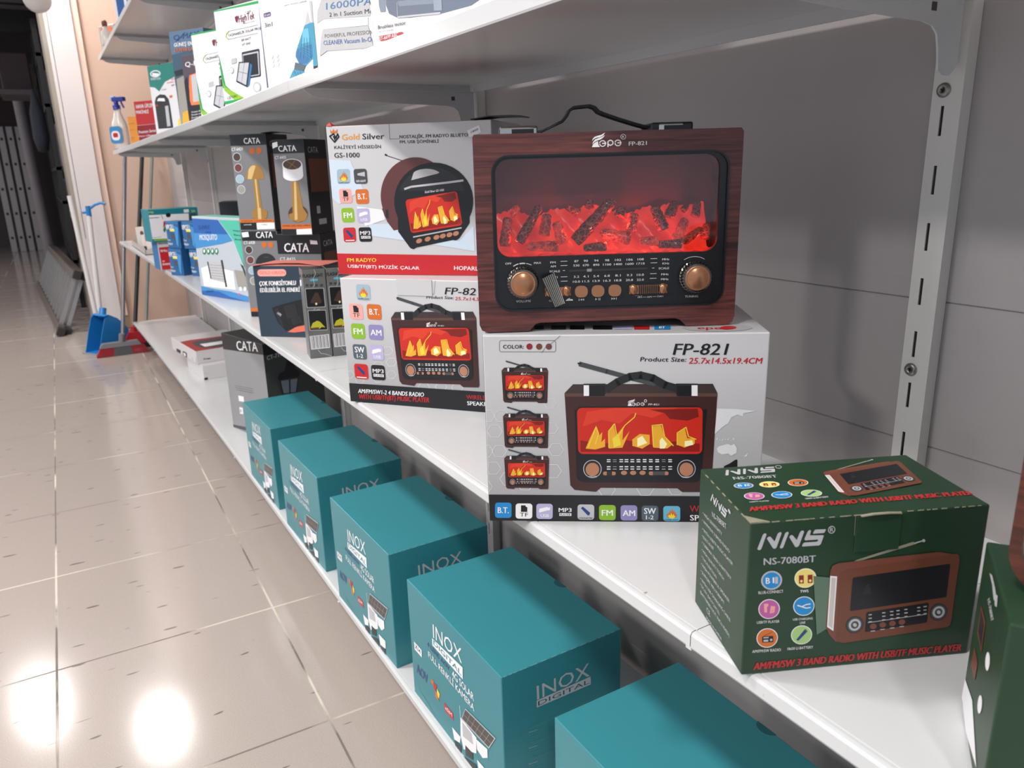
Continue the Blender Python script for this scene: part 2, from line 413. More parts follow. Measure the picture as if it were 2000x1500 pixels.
E||82.2 31.5 1.4 -0.1 -0.1 1.9|ss
#radio_logo
I|tepe|113.1 176.2 28.4 0 -0 13.4|
L|0.45|145.3 184.9 145.2 185.6 144.9 186.2 144.3 186.7 143.7 187 142.9 187.2 142.2 187.1 141.6 186.8 141 186.3 140.7 185.7 140.6 185 140.7 184.3 141.1 183.7 141.6 183.1 142.3 182.8 143 182.7 143.7 182.8 144.4 183.1 144.9 183.6 145.2 184.2 145.3 184.9|w
T|R|141.9 183.9 1.9 0.1 -0 2|w*
T|FP-821|148.3 176.7 17.3 0.3 -0.1 3.6|w*
#fp_front
I|hex|-5.4 111.3 15.1 -0.1 0.5 14.2|
I|hex|9 111.2 15.1 -0.1 0.5 14.2|
I|hex|0.8 94.1 16 -0 0.5 15.1|
I|hex|-9.7 71.9 16.1 -0 0.6 15.4|
I|hex|5.2 72.3 15.3 -0 0.5 14.6|
I|hex|-2.3 52.9 16.2 0 0.6 15.6|
I|hex|12.7 40 17.9 0 0.5 17.2|
I|hex|30.4 34.8 17.8 0 0.4 17.3|
I|hex|60.5 98 14.2 -0 0.2 13.5|
I|hex|64.1 73.6 15.9 -0 0.2 15.2|
I|hex|59.8 48.8 17.7 0 0.3 17.1|
I|hex|-10.4 32.7 14.7 0 0.6 14.2|
I|hex|115.8 28 17.6 0.1 -0.1 17.2|
I|hex|155.7 29 17.5 0.1 -0.3 17.1|
I|hex|187.4 30 17.4 0.1 -0.5 17.1|
I|hex|60.2 125.3 12.5 -0.1 0.2 11.8|
P||0 0 281.5 0 281.5 29.2 0 30.7|k
L|0.35|17.1 195.8 18.1 197.3 71.9 196.7 73.1 195.1 73.1 186.5 71.8 185.2 18 185.8 16.8 187.4 17.1 195.8|k
T|COLOR:|20.4 189.1 20.8 -0.2 0.1 3.8|k*
E||46.9 190.9 3.1 -0 0.1 3.1|dr
E||56.6 190.7 3.1 -0 0.1 3.1|br
E||66.2 190.6 3.1 -0 0 3.1|mr
L|0.4|77.8 201.6 68.9 193.9 63.5 190.8 59.1 184.4|sl
T|FP-821|188.2 180.9 52.2 -0.5 2.4 11.3|k*
T|Product Size:|156.5 174.6 45 -0.9 0.7 4.4|k*
T|25.7x14.5x19.4CM|204 171.8 70.9 -0.7 1 5.9|r*
P||234 125 244.9 124.7 254 124.3 273.1 122.2 260.2 120 259.8 116.3 254.3 118.5 248.4 115.6 245.6 109 242.7 107.4 239.7 104.8 232.7 97.6|sw2
P||235.6 82.3 237.6 84.7 246.7 87.3 249.8 85.6 252.8 87.3 255.5 82.6 255.5 77.3 250.4 74.3 247.2 76.8 241.1 75.7 237.1 78|sw2
P||234.2 92.6 236 94 235.8 91|sw2
P||237 91.3 238.8 92.5 238.6 91|sw2
P||239.8 90 241.5 93.9 241.3 91|sw2
P||242.5 92.6 244.3 92.5 244.1 91|sw2
P||245.3 91.3 247 93.9 246.8 91|sw2
P||248.1 90 249.8 92.4 249.6 90.9|sw2
P||250.7 92.6 252.5 93.9 252.3 90.9|sw2
P||262.8 73.5 267.4 77.6 265.8 73.5|sw2
P||243.6 62.9 249.3 65.9 254.9 70.1 256.8 70.1 257.4 57.5 243.8 57.5|k
I|radio|80.2 33.8 158.5 0.5 1.2 140.8|
I|radio|17.1 132.1 48.9 -0.3 1.4 44.6|
I|radio|17.1 83.2 48.8 -0.1 1.4 45|
I|radio|17 37.1 48.7 0.1 1.3 44.9|
I|btb|6.3 3.9 17.6 -0.1 0.6 17.7|
I|tfw|28.3 3.1 17.7 -0.1 0.5 17.6|
I|usb|50.4 2.9 17.3 -0.1 0.3 17.6|
I|mp3|72.3 2.7 17.2 -0.1 0.2 17.6|
I|batw|94 2.3 17.5 -0.1 0.1 17.5|
I|fm|116.7 1.8 17.4 -0.1 -0.1 17.5|
I|am|139.3 1.6 17.4 -0.1 -0.2 17.5|
I|sw|161.3 1.4 17.3 -0.1 -0.3 17.4|
I|flameb|183.9 1 17.5 -0.1 -0.5 17.4|
T|WIRELESS|211.2 11.9 39.2 -0.9 -0.6 7.3|r
T|SPEAKER|211.6 2 39.3 -0.8 -0.5 6.3|w*
#fp_top
P||51.2 25.7 60.7 25.1 60.1 45.4 50.4 46|dg
P||68.5 24.7 83.4 23.8 83.4 43.9 68.2 44.9|dg
P||87.3 23.5 102.1 22.6 102.5 42.7 87.4 43.6|k
P||110.6 22.1 130.1 20.9 131.2 40.8 111.3 42.1|k
P||131.5 20.9 149.8 19.7 151.5 39.6 132.6 40.8|ll
P||151.8 19.6 167.1 18.7 169.1 38.4 153.5 39.4|r
P||171.9 18.4 187.8 17.5 190.3 37.1 174.1 38.1|bl
T|BT|177 22.6 6.4 -0.4 1.2 10.6|w*
E||235.1 23.5 34.3 -2.1 3.4 18.3|sg
T|epe|214.1 15.9 23.8 -1.4 2.2 13.4|r*
E||245.3 21.4 8.5 1 1.8 9|r
#fp2_front
I|hex|65.1 81 18.6 1 1.3 15.4|
I|hex|70.4 62.6 18.7 1.1 1.2 15.5|
I|hex|45.9 54.8 18.9 1.2 1.3 15.7|
I|hex|-7.3 37.8 17.8 1.2 1.4 14.6|
I|hex|69.7 42.8 17.1 1.1 1.1 14.3|
I|hex|123.9 24.5 19.9 1.4 1.1 17|
I|hex|153.8 27.4 19.6 1.4 1 16.8|
I|hex|181.4 27.8 19.3 1.4 0.9 16.7|
I|hex|45 34.8 17.3 1.2 1.2 14.4|
I|hex|12.3 30.1 15.9 1.1 1.2 13.1|
P||0 0 281.5 0 281.5 33.4 0 31.4|k
I|flame|27.8 168.7 24.4 -0.5 0.2 24.5|
I|tf|12.6 138 24.2 -0.9 -0.4 24.6|
I|bt|44.1 138.5 25.2 -0.6 0.1 24.3|
I|fm|13.3 105.9 24.1 0 -0.2 24.8|
I|am|44 105.9 25.7 -0.3 0.4 24.2|
I|sw|13.3 72.6 24.3 -0.2 -0.5 24.4|
I|usb|43.5 72.7 24.4 0.3 0.1 24.2|
I|bat|12.7 39.9 24.9 -0.3 -0.1 25.1|
I|mp3|43.4 40 24.7 0 -0.1 24.7|
T|FP-821|178 181.4 57.5 0.2 2.8 10.4|k*
T|Product Size:|147.4 174.2 44.8 0.4 0.8 4.4|k*
T|25.7x14.5x19.4CM|194.4 173.2 75.3 0.1 0.9 4.9|r*
I|radio|86.8 32.8 148.4 7 -2.4 141.9|
T|AM/FM/SW1-2 4 BANDS RADIO|15.8 15.9 117.7 1.8 1.2 6.9|w*
T|WITH USB/TF(BT) MUSIC PLAYER|16.3 6.2 126.2 3 1.1 7.9|r*
T|WIRELESS|206.3 19.4 39.8 1.4 -0.2 6.6|r
T|SPEAKER|207 9.7 38.7 1.1 -0.2 6.2|w*
L|0.4|110.2 203.7 109.9 181.8 161 181.3 163.9 203.4|dg
#gs_front
P||0 0 265.1 0 265.1 30.5 0 33.5|r
P||-4.2 178.5 36.6 175.8 54.9 132.9 11.6 110.3 -2.5 120.6|pb
P||59.6 79.6 138.6 79 208.5 52.3 232.3 75.1 232.4 37.4 154.8 49 63.7 61|pb
L|0.5|105.2 227.5 105.1 205.1 120.4 205.1|dg
L|2.2|5.4 212.5 12.6 216 15.7 209.4 19.1 215.7 20.9 211.3 12.9 203.6 5.4 212.5|k
P||10.5 212.8 17.5 212.9 13.4 205.2|k
P||7.5 216.9 7 223 10.1 218.8 13 223.4 14.8 218.6 19.8 222.9 18.6 216.9|or
T|Gold|25 206.4 29.9 -0 0.8 8.3|og*
T|Silver|59.8 206.2 36.6 -0.6 0.4 8.2|k*
T|KALİTEYİ HİSSEDİN|11.4 193.7 78.1 -1.1 0.1 4.5|k*
T|GS-1000|10.1 180.7 43.1 -0.6 0.3 7.1|k*
T|NOSTALJİK, FM RADYO BLUETO|120.8 205.4 108.2 -0.9 0.2 4.7|k*
T|FM, USB ŞÖMİNELİ|120.8 198.5 62.4 -1.1 0.1 4.1|k*
I|flame|11.8 141.2 22.5 0 0.9 22.2|
I|led|41.1 140.6 22.2 0.1 -0.2 22.4|
I|tf|13.3 112 21.5 0 0 21.7|
I|bt|41.4 110.3 21.8 0.2 -0.2 22.2|
I|fm|14.6 82.3 21.4 0.2 -0.4 22|
P||41.4 106.6 85.5 101.1 88 86.1 53.7 76.2|wt3
I|usb|41.1 81.4 22.1 0.2 -0.3 21.9|
I|bat|14.3 51.2 21.8 0.7 0.2 22.6|
I|mp3|41.8 51.8 21.9 0.3 -0.3 22.5|
L|1.0|95.9 182.1 127 172|k
L|2.6|95.6 183 98.2 181.8|k
P||186.7 156.7 182.6 161.5 177.8 165.8 172.6 169.4 167 172.4 161 174.8 154.8 176.5 148.3 177.4 141.8 177.6 135.2 177 128.7 175.7 122.3 173.7 116.2 170.9 110.4 167.5 104.9 163.4 100 158.8 95.6 153.6 91.8 148 88.6 142 86.2 135.7 84.5 129.2 83.5 122.5 83.4 115.9 84.1 109.2 85.5 102.8 83.8 102.7 91.4 82.7 101.5 69.2 174.6 82.1|mr2
P||90.1 101 94.7 101.8 94.6 87.7 89.2 89.4|k2
P||226.4 88.3 230.4 97.2 232.8 106.4 233.3 115.8 232.2 125.1 229.4 134 224.9 142.3 219 149.8 211.7 156.3 203.3 161.6 193.9 165.6 183.9 168.2 173.5 169.2 162.9 168.7 152.5 166.7 142.5 163.1 133.2 158.2 124.9 151.9 117.8 144.6 112.2 136.3 108.1 127.2 105.8 117.8 105.2 108.1 106.6 98.6 109.7 89.4 108.7 67.5 127.1 42.3 132.4 40.3 138.1 43.1 198 54.3 203.3 53.6 208.7 57.2 226.4 80|k
P||220.8 127.2 218.9 132.1 216.4 136.8 213.4 141.3 210 145.4 206.1 149.1 201.8 152.5 197.2 155.4 192.3 157.9 187.1 159.8 181.7 161.3 176.1 162.3 170.5 162.7 164.8 162.5 159.1 161.9 153.5 160.7 148 158.9 142.6 156.7 137.6 154 132.8 150.8 128.3 147.1 124.3 143.1 120.6 138.7 117.5 134 114.8 129|k2
P||181.9 154.5 179.8 156.1 177 157.5 173.7 158.7 169.9 159.6 165.9 160.2 161.6 160.5 157.3 160.4 153.1 160 149.2 159.3 145.7 158.3 142.8 157 140.5 155.5 135.8 144.3 178.7 153|sg
L|3.0|124.1 131.6 135.1 134.7 195.4 139.9 218.8 142.3|ss
T|Gold Silver GS-1000|156.7 124.9 31 2.7 0.2 3.2|w
I|fire|130.4 64.9 84.5 11.9 -6.5 50.4|
L|2.0|133.7 59.1 213 72.8|sg
E||142.7 53.2 4.9 0.7 0.6 3.7|cp
E||157.4 56 4.9 0.7 0.6 3.7|cp
E||171.9 58.6 4.9 0.6 0.6 3.6|cp
E||182.3 60.6 4.8 0.6 0.6 3.6|cp
E||193.3 62.5 4.8 0.6 0.5 3.6|cp
E||203.8 64.3 4.8 0.6 0.5 3.6|cp
T|FM RADYO|17 20.1 50.9 0.3 0.3 5.8|ye*
T|USB/TF(BT) MÜZİK ÇALAR|17.5 10.9 123 -2.2 0.1 4.9|w*
T|HOPARLÖR|197.8 8.8 54.4 -1.2 0.3 6.1|w*
P||228 212.9 246.8 219.8 249.7 209.8 231.8 203.2|w
T|1800|234.3 208.9 11.4 4.2 -0.6 2.8|nv*
#flash_front
T|FLASHLIGHT|0.6 163.6 39.1 -0.7 0.1 6.6|k*
R|0.5|13.7 155.6 15.7 -0.5 0.1 4.7|cb
R|0.2|4.5 145.8 5.3 -0.2 0.5 5|dg
R|0.2|13 145.1 5.3 -0.2 0.5 5|dg
R|0.2|22.5 144.3 5.4 -0.2 0.5 5.1|dg
R|0.2|32.5 143.5 5.4 -0.2 0.5 5.1|dg
L|0.5|24 179.7 25.8 168.9 20.3 160.5 22 148.6 18.6 143|w
L|0.6|18.5 101.6 14.1 96 26 98.9 31.2 92.4|w
L|0.6|16.3 16.9 21.5 9.1 29.2 7.2 41.6 1.3|w
R|0.05|2.5 103.8 37 -1.8 0.3 38.6|ss
R|0.05|3.8 104.9 34.3 -1.5 0.1 36.2|k
P||10.1 114.2 21.5 133 27.2 132.5 33 112.2 23 108.1|br2
E||21.6 110.2 1.9 0 0 2.4|wy
R|0.05|3.6 57.7 35.9 -2.5 0.1 41.2|ss
R|0.05|4.9 58.8 33.6 -2.2 -0.1 38.8|k
P||6.1 62.7 10.9 72.3 20 76.4 25.6 73.8 35.1 60.8 28.5 62.9 22.2 59|yg
P||6.1 62.7 22.6 63.1 22.2 58.6 6.4 60.7|br
P||3.2 18.8 40.6 18.7 40.8 47 2.6 46.5|w
P||4.7 20.3 5.3 20.2 5 45.7 4.4 45.7|k
P||6.9 20.3 7.9 20.2 7.6 45.6 6.7 45.7|k
P||9.2 20.3 10.5 20.1 10.2 45.6 8.9 45.8|k
P||11.5 20.3 12 20.2 11.7 45.7 11.1 45.8|k
P||13.7 20.3 14.6 20.2 14.3 45.7 13.4 45.8|k
P||16 20.3 17.2 20.2 16.9 45.7 15.6 45.9|k
P||18.2 20.3 18.8 20.3 18.5 45.8 17.9 45.9|k
P||20.5 20.4 21.4 20.3 21.1 45.8 20.1 45.9|k
P||22.7 20.4 24 20.2 23.7 45.8 22.4 45.9|k
P||25 20.4 25.6 20.3 25.2 45.9 24.6 46|k
P||27.3 20.4 28.2 20.3 27.8 45.9 26.9 46|k
P||29.5 20.4 30.8 20.3 30.4 45.9 29.2 46|k
P||31.8 20.4 32.4 20.4 32 46 31.4 46|k
P||34.1 20.4 35 20.3 34.6 46 33.7 46.1|k
P||36.4 20.5 37.7 20.3 37.2 46 35.9 46.1|k
P||38.7 20.5 39.2 20.4 38.8 46.1 38.2 46.1|k
#flash_left
P||-18.8 152.6 29.5 157.6 29.3 145.8 -21 140.2|w
T|FLASH|-57.2 153.9 83.2 7.2 2.4 6.7|k*
#orion_front
R|0.5|9.8 138.8 71.7 0.8 0.8 15.8|pk
T|GOLD ORION|15.4 143.7 62.6 0.7 0.9 6.7|or2
T|ÇOK FONKSİYONLU|11.6 117.8 91.5 2.3 0.8 9.9|w**
T|EDİLEBİLİR EL FENERİ|11.6 102.9 99.5 2.3 1 9.5|w**
P||69.8 12.2 94.9 26.5 112.9 33.7 118.3 15.5 85.8 11.4|sk
P||36.8 67.7 63.7 76 111.6 87.8 133.7 90.3 127.4 31.7 94.8 25.3 66.4 14.4 48.6 32.4 41.2 52.9|k
P||42.6 64.3 52.9 67.9 55.3 46.3 62.2 21.2 51.1 32.5|k2
L|0.8|68.1 71.5 73.6 44.3|dg
L|0.8|71.7 72.4 77.1 45.3|dg
L|0.8|75.3 73.4 80.7 46.3|dg
L|0.8|78.8 74.4 84.3 47.2|dg
L|0.8|82.4 75.3 87.8 48.2|dg
L|0.8|85.9 76.3 91.4 49.2|dg
L|0.8|89.4 77.2 94.9 50.2|dg
L|0.8|93 78.1 98.5 51.1|dg
L|0.8|82.4 45.6 86.6 28.6|dg
L|0.8|86.4 46.8 90.6 29.8|dg
L|0.8|90.5 48 94.7 31|dg
L|0.8|94.6 49.2 98.8 32.2|dg
L|0.8|98.6 50.4 102.9 33.5|dg
L|0.8|102.7 51.6 106.9 34.7|dg
T|HPK|47.5 54.2 9.1 -6.7 4.3 4.6|ss*
L|1.5|0.5 -1 158.2 0.4|or2
#cata1_front
P||0 207.4 102 207.4 102 233.8 0 233.8|k
T|CATA|38.6 211.3 45.4 -0.3 -0.4 13.5|w*
T|CT-6429|1.9 195.4 31.6 0.6 0.6 7.4|w*
E||58.4 193.9 7.7 -0.2 1 7.7|or
E||77.7 194.3 7.7 -0.2 1 7.7|or
E||14.3 180.6 11.5 -0.3 1 10.5|pb
E||14.3 180.6 10.1 -0.3 0.9 9.3|br2
E||14.6 154.8 11.5 -0.3 1 10.6|pb
E||14.6 154.8 10.1 -0.3 0.9 9.4|mr
E||15.3 128 11.6 -0.2 1 10.6|pb
E||15.3 128 10.2 -0.2 0.9 9.5|sb
E||15.9 102.8 11.6 -0.2 1 10.7|pb
E||15.9 102.8 10.2 -0.2 0.9 9.5|bg
P||83.2 126.1 83.6 131.7 83.4 137.1 82.5 142.3 81 147.1 79 151.4 76.4 155.1 73.4 158.1 70 160.3 66.3 161.7 62.3 162.2 58.3 161.9 54.2 160.7 50.2 158.6 46.4 155.8 42.8 152.3 39.6 148.1 36.9 143.4 34.6 138.3 32.9 132.8 31.8 127.2|go
P||63.9 157.8 61.9 159 59.8 159.7 57.6 160 55.3 159.7 53 159 50.8 157.7 48.5 156.1 46.3 153.9 44.2 151.4 42.3 148.5 37.4 127.1 48.9 126.9|gl
P||51.6 126.8 66.1 126.5 68.6 48.9 50.1 49.2|go
P||56.9 126.7 61.5 126.6 61 53.1 56.4 53.1|gl
P||50.9 55.2 68.2 55 82.6 49.8 80.6 34.7 70.6 28.4 49.6 28 38.9 35.1 38.4 49.3|go
P||55.8 57.1 65 57 63.8 29.9 54.4 28.9|gl
P||0.6 29.8 98 29.5 97.9 21.5 0.8 21.3|or
P||48.1 20.5 98.3 21.3 97.7 5.1 47.6 4.2|w
P||1.2 20.8 47.4 20.5 46.8 3.4 0.7 3.7|k
T|MASA LAMBASI|6.8 23.7 84.1 0.5 0.5 3.3|br*
T|DIMMER|11.4 14.6 22.4 0.2 0.3 2.4|w*
T|LED|61.8 14.7 16.3 0.1 0.3 2.4|k*
#cata2_front
P||0 182.8 80.7 182.8 80.7 213.1 0 213.1|k
P||-0.7 206 14 208.7 14.4 198.4 -0.5 194.2|w
T|CATA|15.1 187 46.3 0 -0.5 12.8|w*
T|CT-6435|3.3 170.9 29.3 0.3 0.4 6.8|w*
P||20.6 158.9 72.6 157.5 72.3 132.5 71.7 132.5 70.7 130 68.6 127.7 65.3 125.7 61 124 56 122.7 50.5 122 44.7 121.9 39 122.3 33.7 123.2 28.9 124.6 25 126.5 22.2 128.7 20.6 131.1 20.2 133.6 21.2 149.9|wt3
E||46.3 158.2 25.9 -0.7 1.5 12.5|w
E||46.3 158.2 23.4 -0.6 1.3 11.1|br2
L|1.0|33.9 146.9 57.6 169|go
L|1.0|32.2 167.2 59.5 148.9|go
P||74.5 48.6 74.2 53.6 72.1 58.3 68.6 62.4 63.6 65.5 57.7 67.5 51.2 68.2 44.5 67.7 38.1 65.8 32.4 62.8 27.9 58.8 24.7 54.1 23.2 49.1 23.5 44 25.5 39.3 29.2 35.2 34.1 32.1 40.1 30.1 46.7 29.4 53.4 30 59.8 31.9 65.5 35 70 39 73 43.6 74.5 48.6|br2
P||39.3 120.5 56.6 120.5 63.2 61.6 73.2 46.8 67.5 33.9 46.7 29.4 27 35.1 24.1 47.2 35.3 50.8|go
P||46.7 120.4 51.9 120.3 46.4 35.9 38.7 34.1|gl
P||1.9 25 84 25.4 83.7 14.8 1.7 14|or
P||40.6 13.5 84.1 14.8 83.1 2.1 40.2 1.3|w
P||1.6 13.7 39.9 13.5 39.3 0.7 1.1 0.8|k
T|DİMMER ŞARJLI MASA LAMBASI|4.4 18.9 73.3 1.5 0.3 4.1|br*
#cata3_front
P||0 196.9 100 196.9 100 220.6 0 220.6|k
P||1.6 217.6 21 219.2 22.1 206.8 3.3 205.1|w
T|CATA|41.7 203.7 48.1 0.8 1.2 15.3|w*
T|CT-6428|4.4 187.9 32.4 1 0.5 7.5|w*
E||62.4 186.8 7.4 -0 1 7.9|or
E||81 186.8 7.3 -0 1 7.9|or
E||17.1 173.8 11.2 0 0.9 10.5|pb
E||17.1 173.8 9.7 0 0.7 9.3|br2
E||17.9 147.9 11.2 0 0.9 10.6|pb
E||17.9 147.9 9.8 0 0.7 9.3|mr
E||19.2 121.2 11.2 0.1 0.9 10.7|pb
E||19.2 121.2 9.8 0.1 0.7 9.4|sb
E||20.5 94.7 11.3 0.1 0.9 10.8|pb
E||20.5 94.7 9.8 0.1 0.7 9.5|bg
P||91.4 138.8 91.5 143.4 90.7 147.9 89.1 152 86.6 155.7 83.3 159 79.4 161.6 75 163.5 70.1 164.7 65 165.1 59.8 164.7 54.6 163.5 49.6 161.5 45 158.9 40.9 155.6 37.4 151.8 34.6 147.7 32.6 143.2 31.6 138.6|k2
P||73.5 154 71.6 155 69.6 155.7 67.5 156.2 65.3 156.3 63 156.2 60.8 155.7 58.6 155 56.4 153.9|dg
P||1.7 23.6 71.6 25 71.6 15.9 2.1 13.9|or
P||2 13.1 71.5 15.3 71.5 1.5 1.4 -0|k
#cata4_front
P||0 174.2 115 174.2 115 220.6 0 220.6|k
P||88.9 207 107.4 205.1 108.6 196.6 89.7 197.3|w
T|CATA|17.6 179 66.6 -0.3 2 20.7|w*
T|CT-8435|3.8 158.1 42 0.2 0.4 7.6|w*
#mosq_front
P||1.5 234.2 157.2 233.2 206.5 193 -1 157.8 1 190.4|bl2
P||1 190.4 206.5 193 219.1 175.9 161.7 164.7 -9.7 143.4|bl3
P||157.2 233.2 273.1 233.8 279.3 100.1 269 108.2 223.3 176.1|tg
L|1.2|155.1 233.2 223.3 176.1 275.2 99.8|w
P||1 27.7 82.9 24.6 170.8 24.8 273.3 17.5 271.9 1.6 -0 -2.6|bl3
P||-2.9 12.9 103.9 19.3 166.8 8.3 265.8 1.5 -0.9 -2.4|bl2
T|Q-MAX|31.8 201.8 68.3 3.2 2.1 12.6|nv*
T|PLUS|74.7 192.9 29.1 1 0.6 4.1|nv*
T|MOSQUITO|31.7 170.7 103.2 4.1 3 16.2|w*
E||50 136.9 10.9 0.1 2.1 9.8|dgn
E||50.3 138.1 5.5 0.3 1.4 5.4|wt3
E||74.3 138.1 10.8 0.1 2.1 9.7|dgn
E||74.6 139.2 5.4 0.3 1.4 5.3|wt3
E||98.3 139.2 10.6 0.1 2 9.7|dgn
E||98.6 140.4 5.4 0.3 1.4 5.3|wt3
E||121.9 140.4 10.5 0.1 2 9.6|dgn
E||122.2 141.6 5.3 0.3 1.3 5.3|wt3
P||16 83.5 65.1 95.9 202.2 86.3 202.2 31.9 20.1 29.1|w
P||67.6 105.4 144.5 112.1 150.6 48.5 63.3 53.7|ss
L|0.7|69.1 97.3 145.7 99.7|dg
L|0.7|68.4 89.4 146.3 91.5|dg
L|0.7|67.7 81.4 146.9 83.3|dg
L|0.7|67 73.4 147.5 75.1|dg
L|0.7|66.3 65.4 148.1 66.9|dg
L|0.7|65.6 57.4 148.7 58.7|dg
L|6|62.1 105.1 68.8 57.6|k2
L|9|145 114.4 152.4 38.3|k2
P||207.5 91.1 269.2 90.6 273.2 35.4 217.1 42.2|bg
P||245.3 111.2 260.3 105.5 269.2 90.6 268.5 72.9 254.7 98.5|k2
E||230.5 36.9 7.5 0.1 1.5 6.4|w
E||254.4 38.8 7.4 0.1 1.4 6.4|w
T|UVA 4W|28.8 9.5 46.7 3.9 1.9 7.3|nv*
T|Insect|229.7 203.6 40.4 -0.8 0.2 4.3|k*
T|Bamsi|231.7 191.3 38.8 -0.8 0.2 4.4|k*
T|Bocek|233.8 178.9 37.2 -0.7 0.2 4.4|k*
E||218.5 19.1 6.7 0.1 0.9 3.9|mg
#vip_front
T|VIPCELL|-0.9 68.8 47 0.5 2.4 18|w*
P||23.2 70.1 47.4 69.2 47.5 61.9 23.1 62.2|ye
P||24.2 55.4 55.9 54.2 54.9 36 24.3 36.2|dg
L|1.6|43 35.6 45.5 27.1 60.2 24.9|k
T|One|-1.3 28 18.4 -0.7 0.3 7.2|w*
T|Adaptör|-1.1 13.7 28.9 -1.1 0.3 9.2|w*
L|2|5.7 94 78.9 90.5|bl3
P||47.2 83.9 71.5 76.3 60.2 4.9 49.6 15.8|bl3
#trio_front
T|trio|-5.3 111 24.6 -1.2 1 10.4|lg*
P||133.3 118.1 152.6 118.5 152.5 106.5 133 105.3|w
T|5A|161.4 106 15.6 -0.3 1.2 8.9|lg*
P||-4.1 104 150.4 102.2 141.8 7.8 -1.9 13.2|w
P||152.3 101.2 178.8 102 178.2 74.9 150.7 76.7|dg
T|Universal Adapter|1.1 91.5 36 0.4 0.3 4.1|k*
L|1.5|47.1 101.5 50 86.1|k
E||72.2 100 9.2 -0.6 1.2 8.2|k
P||51.1 77.2 60.6 79.5 55.2 62.1 46.4 50.9|r
P||55.8 62.1 55.6 44.3 48.3 34.2 44.7 45.1|dgn
L|1|0.2 18.3 34.6 18.6|k
P||4.9 11.2 141.8 7.8 142.5 1.7 5.4 5.2|gn
#trio2_front
P||4.3 88.8 130.2 90.6 135.7 -2.4 4.4 1.4|r
T|trio|7.4 71.2 26.2 -1 0.8 11.9|w*
T|LED ADAPTER|7.8 19.2 30.1 -1.4 0.2 7.6|w*
T|Universal Adapter|3.9 102.3 40 -0.5 0.5 3.8|k*
T|12V|9.5 31.2 8.6 -0.2 0.6 6|w*
#ht2_front
P||-1.9 206.7 239.8 199.3 240.1 193.1 -1.6 200.8|dgn2
P||-15.5 10.7 85.4 12.7 44.5 6.2 -16.3 3.5|dgn2
T|HighTek|94.6 167.1 61 0.7 1.2 14.5|wn*
P||81.4 180.3 91.9 182.1 95.2 178.6 89.4 167.3 83.3 170.8|wn
T|C şarjlı|123.9 183.1 21.3 -0.3 -0 3.7|k*
T|Lighting & Energy|117.5 162.3 37.8 0.3 0 2|k
T|TAŞINABİLİR SOLAR PROJEKTÖR|47.3 143.8 160.3 1.2 0.3 5|k*
L|0.7|164.3 154.2 53.2 154.9 41.8 150.6 38.3 144.6 47.4 138.7 161.1 138.4|dg
L|2.2|53.2 154.9 41.8 150.6 38.3 144.6 47.4 138.7|gn
T|200 WATT|95.5 128.8 38.6 0.3 0.2 4.6|k*
T|HT 034S|98.3 119.7 31.9 0.4 0.2 4.6|k*
P||-7.5 140 -5.2 113.7 13 45 48.4 23.6 1.1 40.4 -14.5 66.1|dgn2
P||-15.5 61.8 10.1 41.9 83.3 12.8 45.5 10.6 8.1 33.2|gn
L|0.8|8.8 73 20.1 93.8 34 99 43.3 93.7 41.5 76.6 17.7 74.4|sg
R|0.1|48 86.8 21 1.3 1.2 10.7|sg
E||46.3 74 8.3 -0.3 1.5 6.8|sg
E||46.3 74 5.8 -0.3 1.1 4.7|w
T|CE|14.3 13.8 15.1 0.5 0.9 6|k*
T|15 04 S|31.7 14.9 25.6 1.5 0.8 5.5|k*
R|0.06|87.5 51.1 68.5 0.7 4.8 56|nv2
R|0.04|90.7 54.7 61.3 0.5 4.7 47.9|ss
R|0.02|93.6 56.6 54.9 0.4 3.6 43|k
L|0.6|105 57.3 109.2 99.7|dg
L|0.6|116.2 57.2 120.3 99.4|dg
L|0.6|127.3 57.1 131.3 99.1|dg
L|0.6|138.3 57 142.2 98.9|dg
P||118.7 84.5 128.3 77.3 108.9 37.5 100.1 33.9|bl4
P||78.6 88.7 123 85.7 100 33.7 59 48.6|k2
P||82 85.8 117.7 83.3 97 38.5 64.4 50.8|ss
L|0.8|100.8 84.5 80.4 44.7|dg
L|0.8|73.4 69 107.4 61.2|dg
E||137.4 31.1 14.5 -0.1 0.3 11.2|sg
E||137.4 31.1 9.8 -0.1 0.3 7.4|w
#ht1_front
P||-2.8 230.9 272.7 231.7 272.9 223.9 -2.7 223.6|dgn2
P||-21.8 -11.5 92.3 -6.1 45.9 -15.3 -22.8 -20.4|dgn2
T|HighTek|105.7 185.8 69.6 3.2 1.6 18|wn*
P||90.9 201.7 102.8 204.3 106.5 200.1 99.8 185.9 92.9 189.9|wn
T|C şarjlı|139.3 206.8 24.4 0.5 0.1 4.5|k*
T|Lighting & Energy|131.6 180.7 43.3 1.8 0.1 2.5|k
T|TAŞINABİLİR SOLAR PROJEKTÖR|51.5 155.1 183.1 7.5 0.5 6.3|k*
L|0.7|185 172.4 58.4 169.1 45.4 163.3 41.4 155.8 51.5 148.8 181.1 152.6|dg
L|2.2|58.4 169.1 45.4 163.3 41.4 155.8 51.5 148.8|gn
T|200 WATT|105.9 138.3 44 1.8 0.3 5.7|k*
T|HT 034S|109 127.1 36.3 1.6 0.3 5.7|k*
P||-10.3 148.4 -8.3 116 11 31.8 50.6 6.4 -2.5 25.7 -19.6 57|dgn2
P||-20.9 51.6 7.7 27.9 90 -6 47 -9.9 5.2 17|gn
L|0.8|6.7 66.2 19.9 92.3 35.7 99.2 46.1 93 43.7 71.8 16.8 68.2|sg
R|0.1|51.3 84.6 23.8 2.3 1.5 13.2|sg
E||49.2 68.7 9.4 -0.1 1.9 8.5|sg
E||49.2 68.7 6.5 -0.2 1.3 5.8|w
